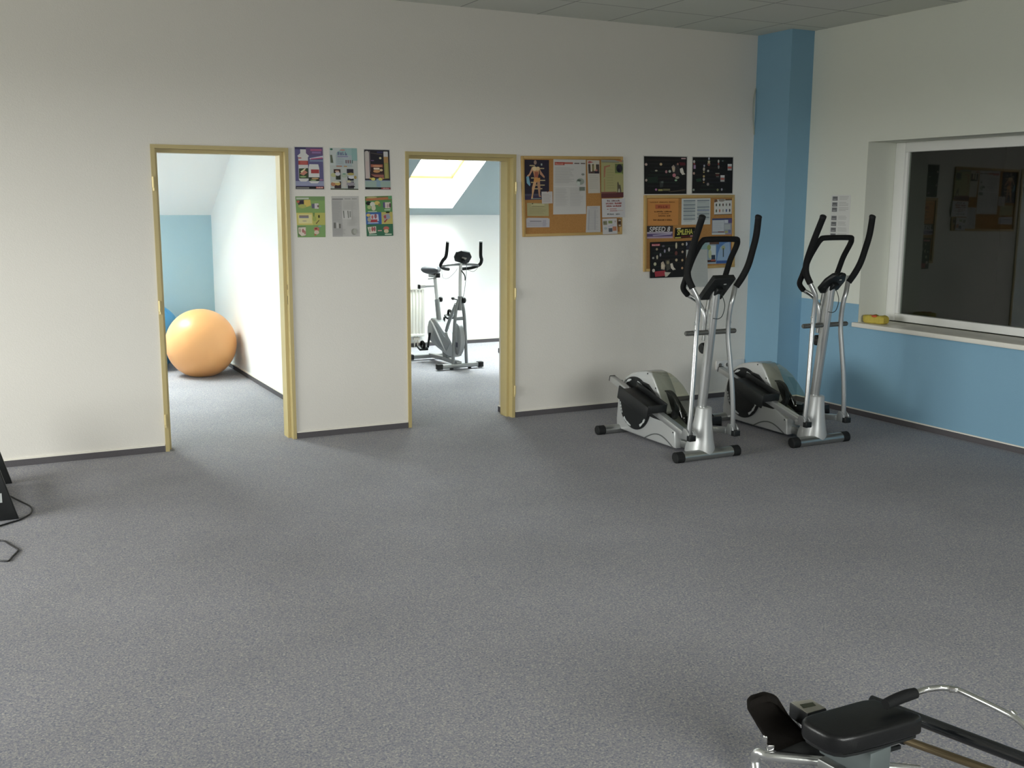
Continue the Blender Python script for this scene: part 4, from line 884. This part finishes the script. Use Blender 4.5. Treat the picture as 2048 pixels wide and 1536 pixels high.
# ------------------------------------------------------------------ exercise bikes in the gym room
BIKE_SILVER = mat('bike_silver_paint', (0.30, 0.31, 0.31), 0.35, metal=0.6); BIKE_PL = mat('bike_silver_plastic', (0.30, 0.31, 0.315), 0.42, metal=0.2); BIKE_STEEL = mat('bike_grey_paint', (0.22, 0.23, 0.235), 0.35, metal=0.6)
def bike(loc, rz, label):
    root = thing('exercise_bike', label, 'exercise bike', loc, rz, 'exercise bikes in the back room')
    def stab(name, y, hw):
        b = MB(); b.box((0, y, .038), (2*hw-.06, .055, .042), bevel=.008); o = b.build(name, BIKE_SILVER, root)
        for sx in (-1, 1):
            c = MB(); c.box((sx*(hw-.03), y, .037), (.062, .062, .056), bevel=.008); c.build('end_cap', RUBBER, o)
            if name == 'front_stabilizer':
                c = MB(); c.lathe([(0, 0), (.018, 0), (.018, .012), (0, .012)], (sx*.1, y-.02, .006), n=12); c.build('levelling_foot', RUBBER, o)
    stab('front_stabilizer', 0.0, .255); stab('rear_stabilizer', .76, .26)
    b = MB(); b.bar((0, .01, .055), (0, .40, .06), .055, .04, .006); b.bar((0, .38, .06), (0, .75, .05), .055, .04, .006); b.build('base_rail', BIKE_SILVER, root)
    b = MB()
    for sx in (-1, 1): b.tube([(sx*.075, .0, .05), (sx*.062, .0, .35), (sx*.045, -.005, .58), (sx*.016, -.01, .70)], .0165, 12)
    b.box((0, -.002, .515), (.085, .02, .035), bevel=.005); b.tube([(0, -.01, .60), (0, -.015, .74)], .024, 14, smooth=False)
    b.tube([(-.03, .02, .66), (-.035, .18, .47), (-.03, .27, .36)], .017, 12)
    b.build('front_frame', BIKE_STEEL, root)
    b = MB(); b.tube([(0, -.012, .70), (0, -.02, .90), (0, -.03, 1.07)], .017, 14); b.build('handlebar_stem', mat('white_metal', (.74, .74, .73), .3, metal=.2), root)
    b = MB(); b.lathe([(0, 0), (.024, 0), (.03, .008), (.03, .024), (.022, .032), (0, .032)], (.018, -.03, .70), axis='X', n=18); b.tube([(0, .02, .70), (-.03, .07, .71)], .008, 8, smooth=False); b.ball((-.035, .08, .712), .02, (1, 1, .8), 14, 10); b.build('adjusting_knob', BLACK, root)
    b = MB(); b.tube([(.0, -.045, 1.0), (.03, -.06, .95), (.035, -.06, .90)], .006, 8); b.build('quick_lever', BLACK, root)
    b = MB()
    half = [(-.0, -.03, 1.06), (-.12, -.03, 1.055), (-.205, -.02, 1.045)]
    b.tube(half+[], .0125, 12); b.tube([(-x, y, z) for x, y, z in half], .0125, 12)
    bar_ = b.build('handlebar', BIKE_STEEL, root)
    for sx in (-1, 1):
        g = MB(); g.tube([(sx*.075, .10, 1.005), (sx*.15, .04, 1.018), (sx*.212, -.02, 1.05), (sx*.212, -.07, 1.10), (sx*.188, -.10, 1.15), (sx*.180, -.12, 1.285)], .0165, 14)
        g.build('grip', FOAM, bar_)
        g = MB(); g.tube([(sx*.180, -.12, 1.28), (sx*.1798, -.121, 1.292)], .0172, 12, smooth=False); g.build('grip_end', LIGHTCARD, bar_)
    c = MB(); c.prism([(-.085, -.03), (-.06, -.065), (.05, -.07), (.085, -.04), (.085, .03), (.05, .065), (-.05, .065), (-.085, .035)], -.02, .02, axis='Z', bevel=.012)
    cc = c.build('console', BLACK, root, loc=(.012, -.055, 1.135)); cc.rotation_euler = (math.radians(125), math.radians(14), 0)
    d = MB(); d.box((.01, .0, .0208), (.05, .022, .002)); d.build('panel', GREYFACE, cc)
    d = MB(); d.box((.0, -.02, .035), (.03, .03, .07), bevel=.004); d.build('mount', BLACK, cc)
    b = MB(); b.tube([(.05, -.05, 1.09), (.055, -.05, 1.0), (.035, -.045, .80), (.022, -.03, .72)], .0028, 8); b.tube([(-.19, .0, 1.02), (-.16, .05, .93), (-.10, .05, .92), (-.05, .0, .98), (-.03, -.02, 1.02)], .0022, 8)
    b.tube([(.20, -.02, 1.03), (.15, -.02, .985), (.08, -.03, 1.0)], .0022, 8); b.build('cable', mat('grey_cable', lin('#6a6d70'), .5), root)
    # flywheel casing
    cas = [(.72, .30), (.715, .36), (.68, .425), (.61, .465), (.52, .46), (.42, .42), (.30, .36), (.14, .29), (.05, .22), (.04, .13), (.10, .11), (.22, .12), (.42, .16), (.60, .20), (.69, .24)]
    b = MB(); b.prism(cas, -.055, .045, bevel=.014); h_ = b.build('casing', BIKE_PL, root)
    b = MB(); b.prism([(.60, .42), (.45, .40), (.28, .32), (.12, .25), (.20, .17), (.40, .19), (.52, .26)], -.060, -.0545, bevel=.002); b.build('side_panel', mat('mid_grey_plastic', lin('#7c8082'), .45), h_)
    b = MB(); b.tube([(-.060, .62, .45), (-.061, .50, .38), (-.061, .36, .27), (-.060, .22, .155)], [.003, .011, .011, .003], 8); b.build('white_stripe', mat('white_metal', (.74, .74, .73), .3), h_)
    b = MB(); b.lathe([(0, -.03), (.15, -.03), (.17, -.02), (.17, .02), (.15, .03), (0, .03)], (.01, .05, .30), axis='X', n=40, sx=.95, sy=.6); b.build('flywheel_drum', BIKE_PL, root)
    b = MB(); b.box((.015, .03, .245), (.075, .05, .055), bevel=.008); b.build('brake_block', mat('navy_plastic', lin('#262b3d'), .4), root)
    b = MB(); b.tube([(.0, .38, .07), (.0, .42, .22)], .02, 10, smooth=False); b.tube([(-.0, .30, .07), (0, .33, .2)], .02, 10, smooth=False); b.build('casing_support', BIKE_STEEL, root)
    # cranks and pedals
    for sx, ang in ((-1, -80), (1, 100)):
        a = math.radians(ang); cy, cz = .60, .31; e = (cy+math.cos(a)*.165, cz+math.sin(a)*.165)
        q = MB(); q.bar((sx*.072, cy, cz), (sx*.085, e[0], e[1]), .014, .024, .004, up=(1, 0, 0)); cr = q.build('crank', BLACK, root)
        q = MB(); q.box((sx*.145, e[0], e[1]), (.10, .085, .026), rot=(.3, 0, 0), bevel=.006); q.tube([(sx*.085, e[0], e[1]), (sx*.19, e[0], e[1])], .007, 8, smooth=False); q.build('pedal', BLACK, cr)
        q = MB(); q.tube([(sx*.145, e[0]-.04, e[1]), (sx*.145, e[0]-.04, e[1]+.05), (sx*.145, e[0]+.02, e[1]+.07), (sx*.145, e[0]+.045, e[1])], .006, 8, rx=2.5); q.build('strap', STRAPM, cr)
    # seat
    b = MB(); b.tube([(0, .52, .44), (0, .57, .66)], .026, 14, smooth=False); b.build('seat_tube', BIKE_SILVER, root)
    b = MB(); b.tube([(0, .56, .62), (0, .625, .90)], .019, 14, smooth=False); b.build('seat_post', mat('white_metal', (.74, .74, .73), .3), root)
    b = MB(); b.lathe([(0, 0), (.02, 0), (.028, .006), (.028, .026), (.02, .032), (0, .032)], (.028, .575, .66), axis='X', n=16); b.build('seat_knob', BLACK, root)
    b = MB(); b.bar((0, .56, .905), (0, .76, .90), .035, .03, .004); b.tube([(0, .60, .88), (-.08, .62, .875)], .006, 8, smooth=False); sl = b.build('seat_slider', BIKE_SILVER, root)
    b = MB(); b.box((.0, .548, .915), (.045, .04, .05), bevel=.006); b.build('slider_cap', BLACK, sl)
    b = MB(); b.box((-.11, .70, .79), (.07, .03, .03), bevel=.004); b.bar((-.08, .70, .79), (0, .59, .80), .02, .02, .003); br = b.build('bottle_bracket', mat('white_metal', (.74, .74, .73), .3), root)
    b = MB(); b.box((-.15, .70, .79), (.02, .04, .045), bevel=.004); b.build('bracket_cap', BLACK, br)
    t = bmesh.new()
    bmesh.ops.create_uvsphere(t, u_segments=28, v_segments=18, radius=1)
    for v in t.verts:
        x, y, z = v.co
        wd = .118 if y > .2 else .118-(.2-y)*.075
        v.co = Vector((x*wd, y*.145+.69, .965 + z*(.042 if z > 0 else .05) + .012*max(0, y)))
    b = MB(); b._merge(t); b.build('seat', mat('grey_vinyl', lin('#4a4d52'), .45), root)
    return root
bike((4.385, 9.64, 0), math.radians(0), 'silver exercise bike seen through the second doorway, in front of the white radiator')
bike((5.492, 9.68, 0), 0.0, 'exercise bike almost hidden behind the second doorway jamb, only a black foot showing')

# ------------------------------------------------------------------ radiator on the knee wall
rad = thing('radiator', 'white panel radiator on the back room wall, behind the exercise bike', 'radiator', (4.33, YK, 0))
b = MB(); b.box((0, -.075, .415), (.76, .012, .56), bevel=.003)
for k in range(19): b.tube([(-.36+.04*k, -.083, .155), (-.36+.04*k, -.083, .675)], .011, 8, smooth=False, rx=.8)
b.box((0, -.084, .145), (.76, .02, .03), bevel=.004); b.box((0, -.084, .685), (.76, .02, .03), bevel=.004); b.build('front_panel', ENAMEL, rad)
b = MB(); b.box((0, -.045, .705), (.76, .085, .014), bevel=.003); b.build('top_grille', ENAMEL, rad)
for sx in (-1, 1):
    b = MB(); b.box((sx*.377, -.045, .415), (.006, .085, .57)); b.build('side_cover', ENAMEL, rad)
b = MB(); b.box((0, -.02, .42), (.70, .03, .50)); b.build('rear_panel', ENAMEL, rad)
b = MB(); b.tube([(.27, -.05, .11), (.27, -.05, .135)], .009, 10, smooth=False); b.tube([(.31, -.05, .11), (.31, -.05, .135)], .009, 10, smooth=False); b.box((.29, -.05, .10), (.08, .03, .03), bevel=.004); b.tube([(.27, -.05, .09), (.27, -.04, 0)], .007, 8, smooth=False); b.tube([(.31, -.05, .09), (.31, -.04, 0)], .007, 8, smooth=False)
b.build('valve', mat('valve_metal', (.55, .52, .45), .4, metal=.6), rad)

# ------------------------------------------------------------------ exercise balls
def gym_ball(name, loc, r, m, label, sq=1.0):
    t = bmesh.new(); bmesh.ops.create_uvsphere(t, u_segments=72, v_segments=48, radius=r)
    for v in t.verts:
        z = v.co.z
        if z < -r*.93: v.co.z = -r*.93 + (z+r*.93)*.12       # the ball settles a little on the carpet
    bmesh.ops.translate(t, vec=(0, 0, r*.938), verts=t.verts)
    b = MB(); b._merge(t); o = b.build(name, m, loc=loc)
    tag(o, label, 'exercise ball')
    p = MB(); p.lathe([(0, 0), (.012, 0), (.012, .003), (.006, .005), (0, .005)], (0, 0, 0), n=12)
    q = p.build('valve_plug', m, o); q.location = (-r*.5, r*.86, r*.94); q.rotation_euler = (math.radians(-90), 0, math.radians(30))
    return o
gym_ball('gym_ball', (1.972, 10.36, 0), 0.333, ORANGE, 'big peach orange exercise ball against the white partition in the left room')
gym_ball('gym_ball', (1.57, 11.05, 0), 0.345, BALLBLUE, 'blue exercise ball half hidden behind the orange ball and door frame')

# ------------------------------------------------------------------ rowing machine at the lower right
rower = thing('rowing_machine', 'black and chrome rowing machine cut off by the lower right corner of photo', 'rowing machine', (2.1, 1.95, 0))
OR = Vector((2.1, 1.95, 0))
def L(px, py, z): return ATZ(px, py, z)-OR
# seat pad
top = [(1604, 1436), (1609, 1431), (1621, 1426), (1661, 1415), (1704, 1403), (1724, 1398), (1750, 1396), (1773, 1405), (1804, 1415), (1842, 1427), (1844, 1434), (1830, 1439), (1776, 1455), (1718, 1470), (1690, 1475), (1668, 1473), (1647, 1466), (1621, 1452), (1607, 1443)]
pts = [L(x, y, .30) for x, y in top]
b = MB(); b.prism([(p.x, p.y) for p in pts], .247, .30, axis='Z', bevel=.012, seg=4); seat = b.build('seat', VINYL, rower)
cx = sum((p.x for p in pts))/len(pts); cy = sum((p.y for p in pts))/len(pts)
b = MB(); b.prism([(cx+(p.x-cx)*.93, cy+(p.y-cy)*.93) for p in pts], .240, .2475, axis='Z'); b.build('seat_base', BLACK, seat)
# carriage and rail under the seat
ax = Vector((.10, -.995, 0)).normalized(); pe_ = Vector((ax.y, -ax.x, 0))*-1
c0 = L(1712, 1500, .20)
b = MB(); b.bar(c0-ax*.09+Vector((0, 0, .0)), c0+ax*.08, .085, .075, .006); b.build('carriage', mat('blue_grey_steel', lin('#626a6a'), .4, metal=.3), rower)
b = MB(); b.bar(c0-ax*.10-Vector((0, 0, .085)), c0+ax*1.0-Vector((0, 0, .085)), .07, .05, .006); b.build('rail', STEEL, rower)
# chrome base loop in front
b = MB(); zz = .10
b.tube([L(1513, 1545, .03), L(1511, 1520, .06), L(1512, 1509, .085), L(1520, 1506, .098), L(1540, 1512, zz), L(1620, 1520, zz), L(1740, 1531, zz), L(1840, 1541, zz)], .0145, 16)
b.build('base_loop', mat('satin_chrome', (0.66, 0.67, 0.66), 0.26, metal=0.9), rower)
# black tube of the right side and the cylinder beside it
a_, e_ = L(1843, 1441, .20), L(2048, 1519, .20); d_ = (e_-a_)
b = MB(); b.tube([a_-d_*.55, a_, e_, e_+d_*1.2], .0185, 18, smooth=False); b.build('side_tube', mat('gloss_black_tube', lin('#15171a'), .16, spec=.6, coat=.5), rower)
a_, e_ = L(1801, 1477, .12), L(1967, 1536, .12); d_ = (e_-a_)
b = MB(); b.tube([a_, a_+d_*.2, e_, e_+d_*.8], [.011, .012, .012, .012], 16, smooth=False); cyl = b.build('cylinder', BRASS, rower)
b = MB(); b.tube([a_-d_*.05, a_+d_*.06], .0145, 14, smooth=False); b.build('cylinder_end', RUBBER, cyl)
# far pull arm with its grip lying by the seat
arm = [(1829, 1386.5, .335), (1842, 1382, .337), (1857, 1378, .34), (1884, 1375.5, .34), (1904, 1377.5, .34), (1921, 1382, .34), (1967, 1403.5, .335), (2016, 1427.5, .33), (2034, 1438, .325), (2052, 1455, .31), (2070, 1480, .28), (2085, 1515, .22)]
b = MB(); b.tube([L(*p) for p in arm], .0082, 14); ar = b.build('pull_arm', CHROME, rower)
b = MB(); b.tube([L(1771, 1409, .325), L(1790, 1400, .33), L(1812, 1391.5, .333), L(1831, 1386, .335)], [.0145, .016, .0165, .0145], 16); b.build('grip', FOAM, ar)
for p in ((1856, 1375.5, .345), (1881, 1373, .345)):
    q = MB(); q.ball(L(*p), .005, (1, 1, .8), 12, 8); q.build('arm_bolt', CHROME, ar)
q = MB(); q.bar(L(1898, 1378, .34), L(1916, 1380.5, .34), .017, .016, .003); q.build('arm_clamp', CHROME, ar)
q = MB(); q.bar(L(2022, 1424, .335), L(2032, 1433, .33), .012, .018, .003); q.build('arm_clamp', CHROME, ar)
# pedal plates
def plate(cs, th, name, m, par):
    P = [L(*c) for c in cs]
    n = (P[1]-P[0]).cross(P[3]-P[0]).normalized()
    if n.z < 0: n = -n
    t = bmesh.new(); A = [t.verts.new(p) for p in P]; B = [t.verts.new(p-n*th) for p in P]
    t.faces.new(A); t.faces.new(B[::-1])
    for i in range(len(P)): t.faces.new((A[i], A[(i+1) % len(P)], B[(i+1) % len(P)], B[i]))
    bmesh.ops.recalc_face_normals(t, faces=t.faces)
    bmesh.ops.bevel(t, geom=t.edges[:], offset=min(.008, th*.35), segments=3, profile=.5, affect='EDGES', clamp_overlap=True)
    b = MB(); b._merge(t); return b.build(name, m, par)
ped = plate([(1501, 1424, .255), (1500, 1404, .285), (1508, 1395, .295), (1536, 1387, .30), (1556, 1393, .295), (1580, 1432, .235), (1612, 1468, .17), (1650, 1495, .10), (1549, 1504, .10), (1521, 1456, .20)], .022, 'foot_plate', STRAPM, rower)
b = MB(); b.tube([L(1502, 1412, .285), L(1512, 1404, .305), L(1536, 1397, .315), L(1553, 1404, .285)], .009, 10, rx=.35); b.build('foot_strap', STRAPM, ped)
plate([(1549, 1504, .10), (1600, 1478, .14), (1652, 1488, .14), (1690, 1500, .12), (1672, 1522, .10)], .05, 'pedal_base', BLACK, rower)
b = MB(); b.tube([L(1531, 1472, .165), L(1531, 1482, .15)], .006, 12, smooth=False); b.ball(L(1531, 1474, .165), .007, (1, 1, 1), 12, 8); b.build('bolt', CHROME, ped)
b = MB(); b.bar(L(1533, 1494, .125), L(1547, 1493, .125), .018, .018, .003); b.build('pivot_block', CHROME, ped)
# monitor box
mt = [(1579.7, 1404.7), (1622, 1398.4), (1653, 1417), (1615, 1428)]
P = [L(x, y, .25) for x, y in mt]
b = MB(); b.prism([(p.x, p.y) for p in P], .205, .25, axis='Z', bevel=.003, seg=2); mon = b.build('monitor', BLACK, rower)
c = sum(P, Vector())/4
b = MB(); b.prism([(c.x+(p.x-c.x)*.94, c.y+(p.y-c.y)*.94) for p in P], .2485, .2515, axis='Z'); b.build('face', GREYFACE, mon)
sc = [L(x, y, .252) for x, y in ((1599.5, 1409), (1625, 1404.5), (1632, 1411), (1607, 1416.5))]
b = MB(); b.prism([(p.x, p.y) for p in sc], .2500, .2522, axis='Z'); b.build('screen', LCD, mon)
plate([(1580, 1436, .20), (1597, 1443, .20), (1602, 1452, .17), (1596, 1458, .155), (1590, 1452, .165)], .01, 'monitor_bracket', SILVER_PL, rower)
plate([(1624, 1473, .19), (1653, 1488, .185), (1653, 1501, .16), (1650, 1490, .175), (1627, 1479, .18)], .004, 'side_bracket', SILVER_PL, rower)
b = MB(); b.lathe([(0, 0), (.006, 0), (.006, .006), (0, .008)], L(1665, 1515, .13), axis='Y', n=12); b.build('rail_bolt', CHROME, rower)
b = MB(); b.bar(L(1747, 1509, .10), L(1800, 1493, .10), .010, .012, .002); b.build('dark_bar', BLACK, rower)  # thin black bar drawn for the dark line beside the carriage
b = MB(); b.bar(L(1812, 1534, .10), L(1850, 1545, .10), .03, .012, .003); b.build('pale_bracket', mat('white_metal', (.74, .74, .73), .3), rower)
b = MB()
for sx in (-.25, .25): b.box((c0.x+ax.x*.9+sx*.98, c0.y+ax.y*.9+sx*.1, .03), (.05, .05, .06), bevel=.008)
b.bar((c0.x+ax.x*.9-.25, c0.y+ax.y*.9-.02, .06), (c0.x+ax.x*.9+.25, c0.y+ax.y*.9+.02, .06), .03, .03, .005)
b.bar((c0.x+ax.x*.9, c0.y+ax.y*.9, .06), (c0.x+ax.x*.9, c0.y+ax.y*.9, .12), .04, .04, .004, up=(1, 0, 0)); b.build('rear_foot', BLACK, rower)

# ------------------------------------------------------------------ machine cut by the left edge
mach = thing('exercise_machine', 'black slanted legs of a machine at the left edge of photo, power cord on carpet', 'exercise machine', (0, 6.35, 0))
mach['label'] = 'machine with black slanted legs cut off by the left edge of photo'
for y in (6.76, 5.96):
    k = -.265
    b = MB(); b.prism([(.155, 0.002), (.155+k*.42, .42), (-.05+k*.42, .42), (-.06, 0.002)], y-6.35-.0, y-6.35+.05, axis='Y', bevel=.006); lg = b.build('leg', BLACK, mach)
    if y < 6:
        b = MB(); b.box((.055, y-6.35-.0008, .125), (.055, .0016, .05)); b.build('white_label', LIGHTCARD, lg)
b = MB(); b.tube([(.055, .41, .12), (.055, -.35, .12)], .022, 14, smooth=False); b.build('cross_tube', STEEL, mach)
b = MB(); b.box((-.10, .02, .42), (.12, .84, .06), bevel=.02); b.build('head', DARKGREY, mach)
b = MB(); b.box((-.62, .02, .10), (1.05, .60, .09), bevel=.015); b.box((-.15, .02, .055), (.10, .70, .05), bevel=.008); b.build('deck', BLACK, mach)
b = MB(); b.box((-1.1, .02, .03), (.06, .6, .06), bevel=.01); b.build('rear_foot', RUBBER, mach)
def cord(pix, label):
    b = MB(); b.tube([ATZ(x, y, .0045) for x, y in pix], .0042, 8); return tag(b.build('power_cord', CABLE), label, 'cord')
cord([(16, 990), (24, 994), (42, 1003), (58, 1011), (64, 1018), (61, 1027), (50, 1034), (38, 1040), (24, 1044), (8, 1049), (-14, 1056), (-60, 1070)], 'black power cord curling out from under the machine legs at the left edge')
cord([(-60, 1078), (-10, 1081), (8, 1082), (20, 1089), (32, 1096), (37, 1099), (33, 1105), (24, 1114), (18, 1121), (10, 1122), (-10, 1121), (-70, 1118)], 'black power cord looping alone on carpet at the left edge, nearer the camera')
